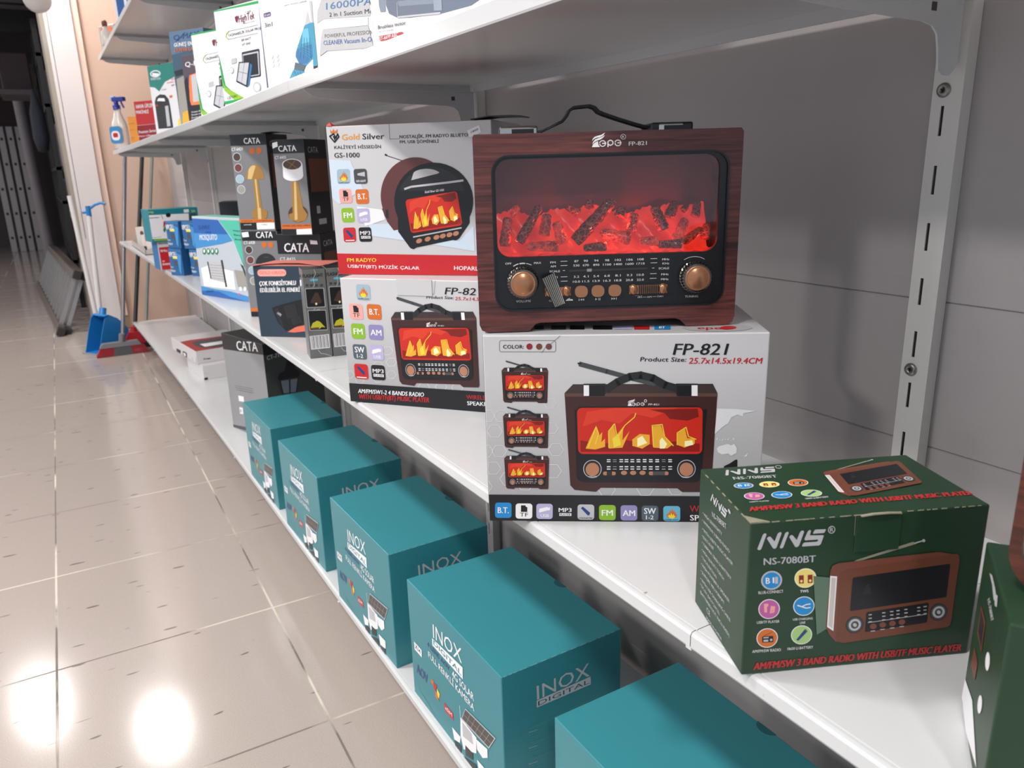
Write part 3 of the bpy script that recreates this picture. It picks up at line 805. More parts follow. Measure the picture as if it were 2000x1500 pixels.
T|CE|11.9 -6.8 17 1.1 1.2 7.4|k*
T|15 04 S|31.5 -5 29 2.6 1 6.8|k*
R|0.06|95.5 41.6 78.2 3 6.5 69.6|nv2
R|0.04|99.2 46.1 70 2.6 6.2 59.6|ss
R|0.02|102.5 48.6 62.7 2.2 4.9 53.5|k
L|0.6|115.5 49.9 121.1 102.6|dg
L|0.6|128.3 50.1 133.7 102.7|dg
L|0.6|141 50.3 146.3 102.7|dg
L|0.6|153.5 50.5 158.7 102.8|dg
P||131.7 84 142.5 75.4 119.6 25.4 109.4 20.7|bl4
P||86 87.9 136.5 85.8 109.4 20.4 63 37.7|k2
P||89.9 84.5 130.5 82.6 106 26.2 69.3 40.5|ss
L|0.8|111.2 83.5 87.3 33.5|dg
L|0.8|79.8 63.4 118.3 54.7|dg
E||152 18.2 16.6 0.4 0.6 14|sg
E||152 18.2 11.2 0.1 0.5 9.2|w
#qmd_front
T|Q-MAX|17.1 177 133.3 -1.1 2 13.5|w*
P||33.5 151.5 91.3 157.6 79.4 51.1 25.2 62 14.1 89.3|or3
R|0.05|36.5 72.6 90.9 5.2 7.4 78|ss
P||0.6 135.5 18.5 149 23.2 111.2 13.4 43.7 -5.1 13.9 -14.8 76|k
P||-10.5 64.2 165 64.3 151.7 5.9 -0.6 11.4|k
T|Private device|20 41.4 71.9 3.4 0.5 4.9|w*
T|Private device|18 33.1 72 3.5 0.5 4.9|w*
T|Private device|15.9 24.7 72.1 3.7 0.5 5|w*
T|Private device|13.8 16.4 72.3 3.8 0.5 5|w*
#qmb_front
P||-0.3 239.2 216.7 251.6 171.4 5.5 -11.5 9.5|qb2
P||8.3 163.1 85.6 181.3 53.7 23 -6.2 19.6|bg
P||-8.1 188.2 88.7 196.8 85.6 181.3 8.8 171|k2
P||17.3 57.5 62.6 67.3 41.5 23.6 10.6 18.8|yo
T|Q-MAX|19.9 281.3 121.9 3.5 1.5 15.4|nv*
L|2|29.1 275.8 76.7 300.4|nv
T|GÜNEŞ ENERJİLİ|18.2 261.9 136.2 -3 1.2 11.6|w**
T|DUVAR LAMBASI|18.5 246.3 138.5 -4 1.1 10.9|or**
#ever_front
P||2 271.3 196.6 271.5 209.4 221.4 110.2 206.3 61.5 174.7 34.3 190.9 0.9 195.7|te2
E||52.5 240.3 36.3 -1.6 1.6 12.5|wt3
E||52.5 240.3 29.2 -1.5 1.5 8.7|te2
T|EVERTON|16.6 219.2 66.2 -2.4 0.5 8.5|w*
P||31.2 245.3 79 239 71.5 228 32.9 234.9|wt3
T|SOLAR|154.3 207.5 51.7 0.5 0.4 8.3|r
T|POWER LIGHT|122.2 198.4 81.8 1.5 0.5 5.1|or2
T|NEF 10|149 187.1 34.8 0.6 1.5 5.9|k
T|COM|80 176.7 31 -0.4 1.2 4.6|k
P||19.5 137.1 33.6 155.3 63.1 163.8 97.7 159.5 118.1 142.6 121.8 116.4 122.9 35.6 19.4 36.5|k2
P||36.9 140.8 50.4 150.4 90.1 147.7 93.3 136.2|w
P||86.8 118.6 109.4 119.6 107.2 43.5 82.8 42.3|ss
E||32.4 124.3 7.2 -0.4 0.9 3.3|r
P||124.6 153.9 145.3 156.2 147.5 147.6 129.3 145.1|or
P||166 66.7 188.5 70.2 184.7 37.4 153.4 34.2|ye
L|0.8|39.9 111.9 80.9 113.3|dg
L|0.8|39.5 100.4 80.6 101.8|dg
L|0.8|39.1 88.9 80.2 90.4|dg
L|0.8|38.7 77.3 79.9 78.9|dg
L|0.8|38.3 65.7 79.5 67.5|dg
L|0.8|37.9 54.1 79.2 55.9|dg
#red_front
P||-0.9 86.1 191.3 88.9 176.9 19.1 5.5 19.6|dr
L|0.8|-0.5 87.8 191.7 90.6|w
T|HAVA ÜFLEME|12.1 162.3 125.5 1.8 1.3 16.9|w**
T|MAKİNESİ|7 139.9 83.7 -1.3 0.7 14.1|w**
T|Premium Series|4.1 51.4 114.4 4 2.1 13.1|w*
T|Hava Üfleme|0.6 36 110.1 2.7 1.5 6.9|w
P||-11.9 75.1 5.6 77.2 -7.6 37.4 -12.6 49.2|k2
#orange_front
L|1.2|-6.7 118.1 39.1 120|br
L|1.2|-13.1 87 32.9 89|br
L|1.2|-20.9 49.6 25.4 51.7|br
L|1.2|-22.8 40.1 23.5 42.3|br
T|HK|-18.8 99.8 12.6 0.8 3.2 15.5|br*
#vac1_front
P||-12.8 182.3 -5.2 181 7.3 2 -3.8 1.8|pu
R|0.4|20.3 130 33.2 -1.7 -0.7 7.5|pu
T|ST-6695|23.6 131.3 26.5 -1.5 0.4 3.1|w
T|3in1|20.2 113 34.9 -2.4 0.8 7.7|k*
T|VACUUM CLEANER|139.4 133.4 67.3 -5.5 -0.4 2|k
L|0.5|112.4 136 135.8 134.7|k
T|Suction Mop|59.1 114.5 31 -1.7 0 1.7|sg
T|Suction Mop|58.2 111.2 31.1 -1.6 0 1.7|sg
T|your complete vacuum cleaner|20.1 105.8 68.3 -6.3 -0.1 1.4|sg
T|your complete vacuum cleaner|19 101.7 68.5 -5.8 -0.1 1.4|sg
T|your complete vacuum cleaner|17.8 97.6 68.7 -5.4 -0.1 1.4|sg
E||37.8 60.1 6.7 -0.2 1 3.5|sg
E||37.8 60.1 4.8 -0.2 0.7 2.6|w
E||62.8 59 6.5 -0.2 0.9 3.4|sg
E||62.8 59 4.6 -0.2 0.7 2.6|w
E||40.5 52.5 6.7 -0.2 1 3.5|sg
E||40.5 52.5 4.8 -0.2 0.7 2.6|w
E||62.7 51.9 6.5 -0.2 0.9 3.5|sg
E||62.7 51.9 4.6 -0.2 0.7 2.6|w
E||39.8 44.5 6.7 -0.2 1 3.5|sg
E||39.8 44.5 4.8 -0.1 0.7 2.6|w
E||62.5 43.9 6.5 -0.2 0.9 3.5|sg
E||62.5 43.9 4.7 -0.1 0.7 2.6|w
P||204.8 114.3 208.4 100.1 215.1 94.3 188.6 93.2|ss
P||188.6 93.2 215.1 94.3 217.1 74.7 210.6 37.9 177.7 28.1 153.8 34.1 141.2 48.3 143.9 55.6|cb2
P||151.4 59.8 211.6 60.7 210.5 41.2 184.9 32.4 155.8 33.8 142.1 48.2|bl4
P||181.1 87.7 201.5 87.3 204.5 64.9 171.8 65.7|cb
L|1.3|155 66.1 207.5 51.4|cb2
L|1.3|158.4 62.3 206.5 46.6|cb2
L|1.3|161.7 58.6 205.4 41.8|cb2
L|1.3|165 54.8 204.3 36.9|cb2
L|1.3|174.1 75.4 158.2 43.8|cb2
L|1.3|184.2 74.1 172.6 42.2|cb2
L|1.3|194.1 72.8 186.8 40.6|cb2
L|1.3|204 71.5 200.7 39|cb2
P||139 39.1 180.1 29.5 167.5 20.4 130.9 27.5|sl
P||128.4 27.8 175.7 19.5 154.1 8.3 100.8 10.1|cb2
P||131.9 24.3 135.3 23.9 133 21.8|k
P||146.7 18.8 150 18.5 147.8 16.3|k
P||161.3 13.5 164.6 13.1 162.4 10.9|k
P||144.7 21.4 148.1 21.1 145.8 18.9|k
P||159.3 16 162.6 15.7 160.4 13.5|k
P||140.3 13.9 143.7 13.6 141.4 11.4|k
P||157.4 18.6 160.7 18.3 158.5 16.1|k
P||138.3 16.5 141.7 16.2 139.5 14|k
P||155.4 21.2 158.7 20.9 156.5 18.7|k
P||136.3 19.2 139.8 18.8 137.5 16.6|k
P||151.1 13.8 154.4 13.4 152.2 11.2|k
P||134.4 21.8 137.8 21.5 135.5 19.3|k
P||149.1 16.4 152.5 16 150.2 13.8|k
P||129.9 14.2 133.3 13.9 131 11.7|k
P||215.4 127.8 225.3 126.2 223.4 92.3 217.5 90.7|sg
P||214.9 93.5 225.1 92.9 225.6 24.4 208.5 24.9|cb2
P||208.5 24.9 225.6 24.4 224.2 17.9 209.5 18.1|k2
#vac2_front
P||26 87.2 5.1 74.2 -4.5 59 27.5 61.1 195.3 39 193.9 65.8 36.2 93.6|sg
T|16000PA|42.1 71.3 165.4 -20.4 2.2 8.5|bl4*
T|2 in 1 Suction Mop|53.2 60.1 161.8 -20.3 0.5 5.3|k
P||18.5 59.4 188.1 39.5 186.8 29.3 24 47.8|w
P||-7.3 13.8 13.1 39.6 23.9 47.6 186.7 28.7 198.4 3.1 171.4 3.4 33 17.4|sg
T|POWERFUL PROFESSIONAL|29.2 35.2 190.9 -20.4 0.4 4.7|k
T|CLEANER Vacuum In-One|21.7 26.7 190.4 -20.2 0.7 5.8|bl5*
L|0.8|199.2 62.5 201.9 3.9|k2
P||199.2 62.5 203 61.8 205.1 3.5 201.1 3.4|dg
#vac3_front
P||22.6 61.6 22.4 43.2 25.4 35.1 39.5 33.3 42.1 58.1|gb
P||43.8 60.1 42 40 48.8 29.7 69.7 22 100.7 17.5 172.2 10.5 235.8 8.4 255.7 11.7 256.4 22|gb2
P||72.3 39.5 174 27.6 173.3 20.6 76.7 33.2|gb
L|2|71.1 22.3 172.2 11|ss
P||158.7 33.3 176.6 31.2 176.9 12.8 159 15.2|gb3
L|1.2|72 37.8 71.1 22.3|ss
T|Brushless motor|16.1 16.9 74.7 -5.5 0.1 4.2|k*
T|VACUUM CLEANER|16.6 13.1 41.8 -3.5 0.2 1.4|k
P||17.1 8.7 79.3 5 84.3 3 58.2 0.3 21.9 2.4 17.2 4|dr2
T|ST-6699 ABC|18 3.6 51.4 -2 0.7 4|w*
#inox_left
T|INOX|88.7 162.1 90.9 10.9 1.1 25.3|w
P||84.6 158.6 181.3 167.4 180.2 146.1 84.5 145.3|w
T|DIGITAL|88.2 149.5 88.7 0.3 1.1 9|tq*
P||14 109 41.6 109.7 40.6 94.8 14.1 94|w
T|X14|17.1 98.5 19.5 0.1 0.1 8.4|k*
T|4 LENS AOV|64.6 132.5 73.3 -0.6 0.1 8.6|pu2*
T|4G SOLAR|146.8 128.3 64.3 1.1 -0.1 12.8|w*
T|FULL RENKLİ KAMERA|66.4 113 144.1 -1.5 0.4 11|w*
T|AOV|15.9 50.2 41.6 3.5 0.4 18.8|pu2*
P||71 73.2 81.1 76.1 76.7 66.5 70.2 66.6|or
P||79 72.1 91.5 74.4 85.5 59.7 77.7 61.6|r
P||92 69.2 99.8 64.7 96.3 52.9 89.4 56.6|ye
P||84.5 60.4 90.9 60.3 95.6 46.9 84.2 49.2|or
P||113.1 58.3 141.8 58.3 142.9 45.2 115 43.2|r
T|eSIM|116.6 48.3 22.3 1.4 -0.3 6.6|w*
L|1.0|18.7 20.2 51.3 6.7|tql
L|1.0|27.8 18.5 63.3 4.4|tql
L|1.0|36.8 16.8 75.1 2.1|tql
L|1.0|45.7 15 86.8 -0.2|tql
L|1.0|54.4 13.3 98.2 -2.4|tql
L|1.0|165.3 89.1 165.9 66.5|w
P||166.2 69.3 213 67.8 210.5 37.7 171.4 14.7 163.6 33.2|w
P||171.5 65 199.2 64.6 202.3 47.4 171.3 38.6|ss
P||212.7 65.1 243.7 71.9 243.4 56.6 228.7 44.6 213.5 47.7|w
P||184 98.2 267.9 109.2 248.2 76.4 168.9 68|ss
P||183.8 96 264.4 106.3 247.6 78.7 172.1 71.7|br3
L|0.4|198.1 97.8 185.3 72.9|ss
L|0.4|212.1 99.6 198.2 74|ss
L|0.4|225.8 101.3 210.9 75|ss
L|0.4|239.2 103 223.3 76.1|ss
L|0.4|252.4 104.7 235.5 77.1|ss
L|0.4|178 83.7 256.1 92.6|ss
P||136.2 29 163.3 30.4 159.6 17 141.7 9.7|w
P||141.7 9.7 164.2 14.9 162.8 0.4 154.5 -10 143.5 -10.9|k2
P||177.3 27 199.9 30 199.6 16.7 176.5 7.7|k2
P||169 -0.5 208.6 15.5 209.4 -2.4 191.4 -24.1 172.4 -25.1|k2
P||211.9 28.4 242.8 30.8 241.6 14.5 216.8 5.9|w
P||217 8.7 239.3 12.7 238.1 -3.8 217.8 -9.1|k2
#inox_front
T|INOX|52.4 161.9 85.2 1.6 -0.5 22.4|ss
P||51.6 161 139.2 161.6 139.7 148 51.6 149.3|ss
T|DIGITAL|53.6 151.5 84 -0.4 -0.1 7.1|tqd
L|0.6|39.4 119 154.2 122.2|tql
T|Kamera|38.8 113.3 13 -1.6 0.1 2.4|ss
T|sensor hd ptz|39.2 108.8 14.5 -1.3 0 1.9|tql
T|sensor hd ptz|39.1 104.5 19.3 -3.6 0 1.9|tql
T|sensor hd ptz|39 100.2 14.5 -1.4 0 1.9|tql
T|sensor hd ptz|38.9 95.9 19.4 -3.7 0 1.9|tql
L|0.5|40 91.5 121.4 90.5|tql
T|Kamera|38.2 87 13.1 -1.8 0.1 2.4|ss
T|sensor hd ptz|38.5 82.5 14.6 -1.5 0 1.9|tql
T|sensor hd ptz|38.4 78.1 19.4 -3.9 0 1.9|tql
T|sensor hd ptz|38.3 73.8 14.6 -1.6 0 1.9|tql
T|sensor hd ptz|38.2 69.4 19.5 -4 0 1.9|tql
L|0.5|39.4 66.2 121.3 64.1|tql
T|Kamera|37.5 60.4 13.1 -2 0.1 2.4|ss
T|sensor hd ptz|37.9 55.8 14.6 -1.8 0 2|tql
T|sensor hd ptz|37.8 51.4 19.6 -4.2 0 2|tql
T|sensor hd ptz|37.7 47 14.7 -1.8 0 2|tql
T|sensor hd ptz|37.6 42.6 19.6 -4.3 0 2|tql
L|0.5|38.7 40.5 121.2 37.4|tql
T|Kamera|36.9 33.5 13.2 -2.2 0.1 2.5|ss
T|sensor hd ptz|37.2 28.8 14.7 -2 0 2|tql
T|sensor hd ptz|37.1 24.3 19.7 -4.5 0 2|tql
T|sensor hd ptz|37 19.8 14.8 -2 0 2|tql
T|sensor hd ptz|36.9 15.4 19.7 -4.6 0 2|tql
L|0.5|38.1 14.5 121.1 10.3|tql
#cata7_left
P||-26.7 340.1 288.3 332.8 283.8 297.4 -18.2 274.8|k
T|CATA|103.8 286.7 146 16.2 0.4 30.6|w*
P||-36.7 9.7 94.6 21.4 238.3 36.5 234 18.1 91.1 8 -39.1 -4.3|dg2
L|0.8|51.3 157.4 183.4 170.5|dg
L|0.8|55.5 151.1 183.8 163.7|dg
L|0.8|59.7 144.8 184.2 156.9|dg
P||69.5 126.5 108.4 130.5 107.1 111.6 68.7 107.1|w
P||65.9 85.4 91.5 88.2 89.9 65.4 65.6 62|w
T|R|70.2 68.4 9 0.8 1.5 11.1|k*
#cata7_front
P||-0.7 330.2 313.8 365.5 302.8 255.7 1.9 296.4|k
T|CT-7110|9.9 278.6 61.2 3.9 0.3 13.6|ss*
P||76.2 264.9 96.4 254.2 104.8 232.4 118 219.5 112.5 203.6 44.5 207.4 38.7 212.7 45.2 228 65.3 233.8|k
P||48.2 203.3 75.9 202 72.8 159.6 53.3 162.4|gb
P||81.2 200.8 106.5 199.5 96.2 157.7 77.5 159.6|gb
L|3|46.1 206.1 50.4 152.9|k
L|3|78.8 202.4 74.6 154.1|k
L|3|109.2 200.9 95.6 152.7|k
#redtop_top
P||-21 244.9 50.2 256.3 226.8 234.2 109.5 -126 -14.5 -44.8|rr
P||38 196.2 64.8 213 219.2 210.9 141.6 -27.5 45.2 38.8 30 120.6|dg
P||55 132.2 182.8 127.2 172.1 66.2 55.8 60.5|w
#redtop_left
P||76.8 15.8 145.2 18.1 136.4 -5.1 68.2 -6.7|k
P||180 21.8 245.3 23.9 237.1 1.2 171.9 -0.2|k
P||188.5 16.3 226.1 17.3 224.1 4 188.3 3.2|w
L|2|319.4 16.5 333.6 -1.3|k
L|2|380.5 27.6 380.5 -3.8|k
P||326.4 -16.2 403.9 -10.5 370.2 -19.2|r
#redtop_front
T|KP-6000|27.6 14.7 28.3 -2.2 0.8 6.1|k*
R|0.1|26.7 -18.4 30.6 -1.9 0.6 10.7|te2
#redlow_front
R|0.05|-7.2 -1.8 21.8 1.5 0.6 11.1|k
L|1|-8.8 27.5 22.2 26.6|sg
#nns_front
I|nns|5.9 101.9 50.3 -0.9 -0.8 13|
E||59.5 113.1 2.7 0 -0.3 3|ss
E||59.5 113.1 2.1 0.1 -0.2 2.3|gr
T|R|58.4 111.7 2.5 0 -0.3 3|ss*
T|NS-7080BT|11.2 89.8 38.6 -1 -0.3 5.3|ss*
I|n_bc|10.7 69.7 15.7 -0.6 -1.2 15.3|
I|n_tws|35.6 68.9 16.5 -0.5 -1.4 15.8|
I|n_usb|10.2 46.2 16.2 -0.7 -1.3 16.3|
I|n_ln|36.4 46.2 16.2 -0.7 -1.4 16|
I|n_rd|10.3 22.3 16.3 -0.7 -1.3 16.4|
I|n_bt|36.5 22.4 16.3 -0.8 -1.4 16.1|
T|BLUE-CONNECT|9 66.9 18.5 -0.5 -0.3 2.2|w
T|TWS|40.1 65.1 6.3 -0.1 -0.2 2.1|w*
T|USB/TF PLAYER|9.2 42.8 17 -0.7 -0.1 2.1|w
T|USB CHARGING|36.4 42.7 15 -0.5 -0.1 1.8|w
T|LINE|42 39.2 4.1 -0 -0.2 2|w
T|AM/FM/SW RADIO|7.2 18.7 21.8 -0.7 -0.1 2.4|w
T|18650 LI-BATTERY|34 18.2 19.8 -0.5 -0.2 2.2|w
T|AM/FM/SW 3 BAND RADIO WITH USB/TF MUSIC PLAYER|8.6 4.2 163.7 -0.9 0.6 5.9|r2**
L|0.35|76.4 123.9 76.9 107.3|bgl
L|0.35|76.9 107.3 84.3 106.3 105.4 107.4|gr2
L|0.35|105.4 107.4 106.1 122.7 179.2 122.8|bgl
P||48.9 77.8 61.7 75.4 63 33.6 55.5 29.1|gr3
I|nradio|62.2 21.7 108.5 -11.3 -7.4 84.4|
#nns_top
I|nns|14.6 83 44.5 -0.7 0.7 11.3|
E||62.8 92.6 2.5 -0.5 1.2 3.3|ss
E||62.8 92.6 2 -0.4 0.8 2.3|gr
T|NS-7080BT|17.8 74 35.3 -1.8 0.5 5.1|ss*
I|n_bc|11.4 56.4 15.6 -0.9 2.5 11.3|
I|n_tws|31.4 55.3 15.8 -1 2.7 11.3|
I|n_rd|53.5 53.8 16 -1 3.9 13.1|
I|n_usb|11.3 35.9 15.4 -1 2.9 12.8|
I|n_ln|31.8 34.6 15.9 -0.5 3.2 12.5|
I|n_bt|54.5 34 15.9 -1.1 3.2 12.3|
T|USB/TF PLAYER|12.8 31.7 14.8 -0.3 0.2 1.6|w
T|18650 LI-BATTERY|54.9 30 18 0.3 0.5 2.2|w
T|AM/FM/SW 3 BAND RADIO WITH USB/TF MUSIC PLAYER|6.5 17.5 171.7 -0.6 1.9 6.7|r2**
I|nradio|82.5 28.6 77.7 3.9 7.5 61.9|
#nns_left
I|nns|26.2 106.5 33.8 -0.8 1.1 7.8|
E||64.1 114.6 2.5 -0.1 -0.5 1.4|ss
T|NS-7080BT|31.7 95.1 29.2 3.2 -1.2 4|ss*
T|• HIGH SENSITIVITY|11.2 87.5 42 1.6 -0.7 2.5|ss
T|• AM/FM/SW 3 BAND RADIO|10.8 80.9 58.3 1.9 -0.7 2.5|ss
T|• WITH USB/TF MUSIC PLAYER|11.7 73.5 64.5 2.6 -0.7 2.5|ss
T|• BUILT-IN BT|12 67.2 26.3 1.6 -0.7 2.5|ss
T|• 1200MAH 18650 LI-BATTERY|12.3 61.6 62.4 1.9 -0.7 2.5|ss
T|• HIGH QUALITY TORCH|12.7 55.3 48.7 0.1 -0.7 2.5|ss
T|• TWS FUNCTION|12.7 48.8 33.6 -0.2 -0.7 2.6|ss
T|• HIGH POWERFUL SPEAKER|12.7 42.2 61 1.5 -0.7 2.6|ss
T|• SUPPORT MP3 FORMAT|12.7 35.6 51.7 1.1 -0.7 2.6|ss
T|• WITH USB CHARGING CABLE|12.8 28.5 64.6 1.2 -0.7 2.6|ss
T|• DC:5V (5M-1*2 PCS)|12.6 23.3 43.1 -1.2 -0.7 2.6|ss
T|(BATTERIES NOT INCLUDED)|13.4 16.6 63.6 -0.2 -0.7 2.6|ss
T|MADE IN CHINA|30 2.3 33.3 1.5 -0.7 2.5|ss
T|CE|29.7 8.4 7.9 0.3 -1.3 4.4|ss
#nns2_left
P||28.3 114.5 37.5 117.7 51.4 116.9 44 113.5|ss
P||41.3 114.2 50.9 117.3 63.3 114.1 53.5 109.9|ss
P||54.1 114.4 62.8 117.9 65.6 112 59.4 109.5|ss
T|NS-7080BT|35.2 99.5 21.5 -2.6 5.5 4.8|ss*
P||18.6 86.3 39.9 86.4 42.2 66.4 18.8 66.2|br
P||20.6 83.7 36.6 83 38.8 68.3 21.8 69.5|k2
P||17.7 55.5 35.6 54.3 35.4 41.3 14.2 38.5|br
E||63.6 74.4 6 4 -3 4.4|w
E||61.6 42.8 6.2 4.5 -2.5 4.8|w
P||2.3 19.9 37.4 28.1 80.5 12 32.7 -28.2 -2.3 4.3|w"""
ICONS, FACES = {}, {}
_cur = None
for _l in PRINTS.strip().splitlines():
    if _l[0] == '@' : _cur = ICONS.setdefault(_l[1:], [])
    elif _l[0] == '#': _cur = FACES.setdefault(_l[1:], [])
    else:
        k, st, nu, c = _l.split('|'); _cur.append((k, st, [float(q) for q in nu.split()], c))
_glyph = {}
def glyphs(text, bold):
    key = (text, bold)
    if key in _glyph: return _glyph[key]
    cu = bpy.data.curves.new('t', 'FONT'); cu.body = text; cu.resolution_u = 2; cu.offset = 0
    o = bpy.data.objects.new('t', cu); COL.objects.link(o)
    me = bpy.data.meshes.new_from_object(o.evaluated_get(bpy.context.evaluated_depsgraph_get()))
    vs = [(v.co.x, v.co.y) for v in me.vertices]; fs = [tuple(p.vertices) for p in me.polygons]
    bpy.data.objects.remove(o); bpy.data.curves.remove(cu); bpy.data.meshes.remove(me)
    if vs:
        x0 = min(v[0] for v in vs); x1 = max(v[0] for v in vs)
        vs = [((v[0] - x0) / max(1e-6, x1 - x0), v[1] / .69) for v in vs]
    _glyph[key] = (vs, fs); return _glyph[key]
def flat_ops(ops, A):
    "expand operations to [(verts2d, faces, colour)] through the affine A = (ox,oy,wx,wy,hx,hy) per unit 1"
    out = []; ox, oy, wx, wy, hx, hy = A
    T = lambda p: (ox + p[0]*wx + p[1]*hx, oy + p[0]*wy + p[1]*hy)
    D = lambda p: (p[0]*wx + p[1]*hx, p[0]*wy + p[1]*hy)
    for k, st, n, c in ops:
        if k == 'I':
            o = T(n[0:2]); w = D(n[2:4]); h = D(n[4:6])
            out += flat_ops(ICONS[st], (*o, w[0]/100, w[1]/100, h[0]/100, h[1]/100)); continue
        bold = c.count('*'); col = c.rstrip('*')
        if k == 'P':
            p = [T(n[i:i+2]) for i in range(0, len(n), 2)]
            fs = tessellate_polygon([[Vector((q[0], q[1], 0)) for q in p]]); out.append((p, [tuple(t) for t in fs], col))
        elif k == 'L':
            p = [Vector(T(n[i:i+2])) for i in range(0, len(n), 2)]; sc = math.sqrt(abs(wx*hy - wy*hx)); w = float(st) * sc / 2; vs = []; fs = []
            for a, b in zip(p[:-1], p[1:]):
                t = (b - a); 
                if t.length < 1e-9: continue
                t.normalize(); q = Vector((-t.y, t.x)) * w; o = len(vs); e = t * w * .4; vs += [tuple(a-q-e), tuple(b-q+e), tuple(b+q+e), tuple(a+q-e)]; fs.append((o, o+1, o+2, o+3))
            out.append((vs, fs, col))
        else:
            o = T(n[0:2]); w = D(n[2:4]); h = D(n[4:6]); G = lambda x, y: (o[0] + x*w[0] + y*h[0], o[1] + x*w[1] + y*h[1])
            if k == 'E': out.append(([G(math.cos(i*math.pi/12), math.sin(i*math.pi/12)) for i in range(24)], [tuple(range(24))], col))
            elif k == 'R':
                r = min(.49, float(st)); lw = math.hypot(*w); lh = math.hypot(*h); m_ = min(lw, lh); rx = r*m_/lw; ry = r*m_/lh; v = []
                for cx, cy, a in ((1-rx, ry, -90), (1-rx, 1-ry, 0), (rx, 1-ry, 90), (rx, ry, 180)): v += [G(cx + rx*math.cos(math.radians(a+22.5*i)), cy + ry*math.sin(math.radians(a+22.5*i))) for i in range(5)]
                out.append((v, [tuple(range(len(v)))], col))
            elif k == 'T':
                vs, fs = glyphs(st, 0); lw = math.hypot(*w); e = math.hypot(*h) * .055 / max(lw, 1e-9)
                for k_ in range(bold + 1): out.append(([G(v[0] * (1 - bold * e) + k_ * e, v[1]) for v in vs], fs, col))
    return out
def draw(mb, key, face, w, d, h, dz=.00007, base=.0003):
    O, X, Y, N, lim = {'front': ((0,0,0), (1,0,0), (0,0,1), (0,-1,0), (w, h)), 'left': ((0,d,0), (0,-1,0), (0,0,1), (-1,0,0), (d, h)), 'top': ((0,0,h), (1,0,0), (0,1,0), (0,0,1), (w, d))}[face]
    O, X, Y, N = map(Vector, (O, X, Y, N)); used = []; e = .0006
    for vs, fs, col in flat_ops(FACES[key], (0, 0, .001, 0, 0, .001)):
        if not vs: continue
        vs = [(min(max(p[0], e), lim[0]-e), min(max(p[1], e), lim[1]-e)) for p in vs]   # nothing printed past the carton's edge
        x0 = min(p[0] for p in vs); x1 = max(p[0] for p in vs); y0 = min(p[1] for p in vs); y1 = max(p[1] for p in vs)
        if x1 - x0 < 1e-5 or y1 - y0 < 1e-5: continue
        lay = 1 + max([u[4] for u in used if u[0] < x1 and u[1] > x0 and u[2] < y1 and u[3] > y0], default=0); used.append((x0, x1, y0, y1, lay))
        mb.add([O + X*p[0] + Y*p[1] + N*(base + lay*dz) for p in vs], fs, ink(col))

def carton(name, label, cat, pos, th, w, d, h, mats, prints=(), group=None, bevel=.0012, dz=.00007, parts=True):
    mb = MB(); mb.bbox((0,0,0), (w,d,h), bevel, mats)
    for key, face in prints: draw(mb, key, face, w, d, h, dz)
    o = mb.obj(name, None, pos, th)
    return tag(o, label, cat, group)
def piece(name, parent, fn, label=None, **k):
    mb = MB(); fn(mb); o = mb.obj(name, parent, **k)
    if label: o['label'] = label
    return o

# ================= surfaces =================
M_white = mat('white_powder_coat', 'c6c7c8', .22, noise=.02, nscale=8)
def scuffed():
    nt = M_white.node_tree; b = nt.nodes['Principled BSDF']; N = nt.nodes.new; L = nt.links.new
    tc = N('ShaderNodeTexCoord'); mp = N('ShaderNodeMapping'); mp.inputs['Scale'].default_value = (1, 2.2, 1); mp.inputs['Rotation'].default_value = (0, 0, .6)
    n = N('ShaderNodeTexNoise'); n.inputs['Scale'].default_value = 75; n.inputs['Detail'].default_value = 1; L(tc.outputs['Object'], mp.inputs[0]); L(mp.outputs[0], n.inputs['Vector'])
    r_ = N('ShaderNodeMapRange'); r_.inputs['From Min'].default_value = .80; r_.inputs['From Max'].default_value = .84; L(n.outputs['Fac'], r_.inputs['Value'])
    src = b.inputs['Base Color'].links[0].from_socket; mx = N('ShaderNodeMix'); mx.data_type = 'RGBA'; L(r_.outputs[0], mx.inputs[0]); L(src, mx.inputs[6]); mx.inputs[7].default_value = srgb('8c8e90'); L(mx.outputs[2], b.inputs['Base Color'])
scuffed()
M_upright = mat('upright_white_enamel', 'cfccc8', .35, noise=.03, nscale=20)
M_wall_gray = None
def wall_gray():
    m = bpy.data.materials.new('grey_painted_board'); m.use_nodes = True; nt = m.node_tree; b = nt.nodes['Principled BSDF']
    tc = nt.nodes.new('ShaderNodeTexCoord'); n = nt.nodes.new('ShaderNodeTexNoise'); n.inputs['Scale'].default_value = 3; n.inputs['Detail'].default_value = 6
    mp = nt.nodes.new('ShaderNodeMapping'); mp.inputs['Scale'].default_value = (1, 1, 1)
    nt.links.new(tc.outputs['Object'], mp.inputs[0]); nt.links.new(mp.outputs[0], n.inputs['Vector'])
    cr_ = nt.nodes.new('ShaderNodeValToRGB'); cr_.color_ramp.elements[0].color = srgb('a09a9a'); cr_.color_ramp.elements[1].color = srgb('b0aaa9')
    nt.links.new(n.outputs['Fac'], cr_.inputs[0]); nt.links.new(cr_.outputs[0], b.inputs['Base Color'])
    # fine horizontal brush grain as relief
    w = nt.nodes.new('ShaderNodeTexNoise'); w.inputs['Scale'].default_value = 60; mp2 = nt.nodes.new('ShaderNodeMapping'); mp2.inputs['Scale'].default_value = (1, .15, 2.5)
    nt.links.new(tc.outputs['Object'], mp2.inputs[0]); nt.links.new(mp2.outputs[0], w.inputs['Vector'])
    bp = nt.nodes.new('ShaderNodeBump'); bp.inputs['Strength'].default_value = .25; bp.inputs['Distance'].default_value = .001
    nt.links.new(w.outputs['Fac'], bp.inputs['Height']); nt.links.new(bp.outputs[0], b.inputs['Normal']); b.inputs['Roughness'].default_value = .6
    return m
M_wall_gray = wall_gray()
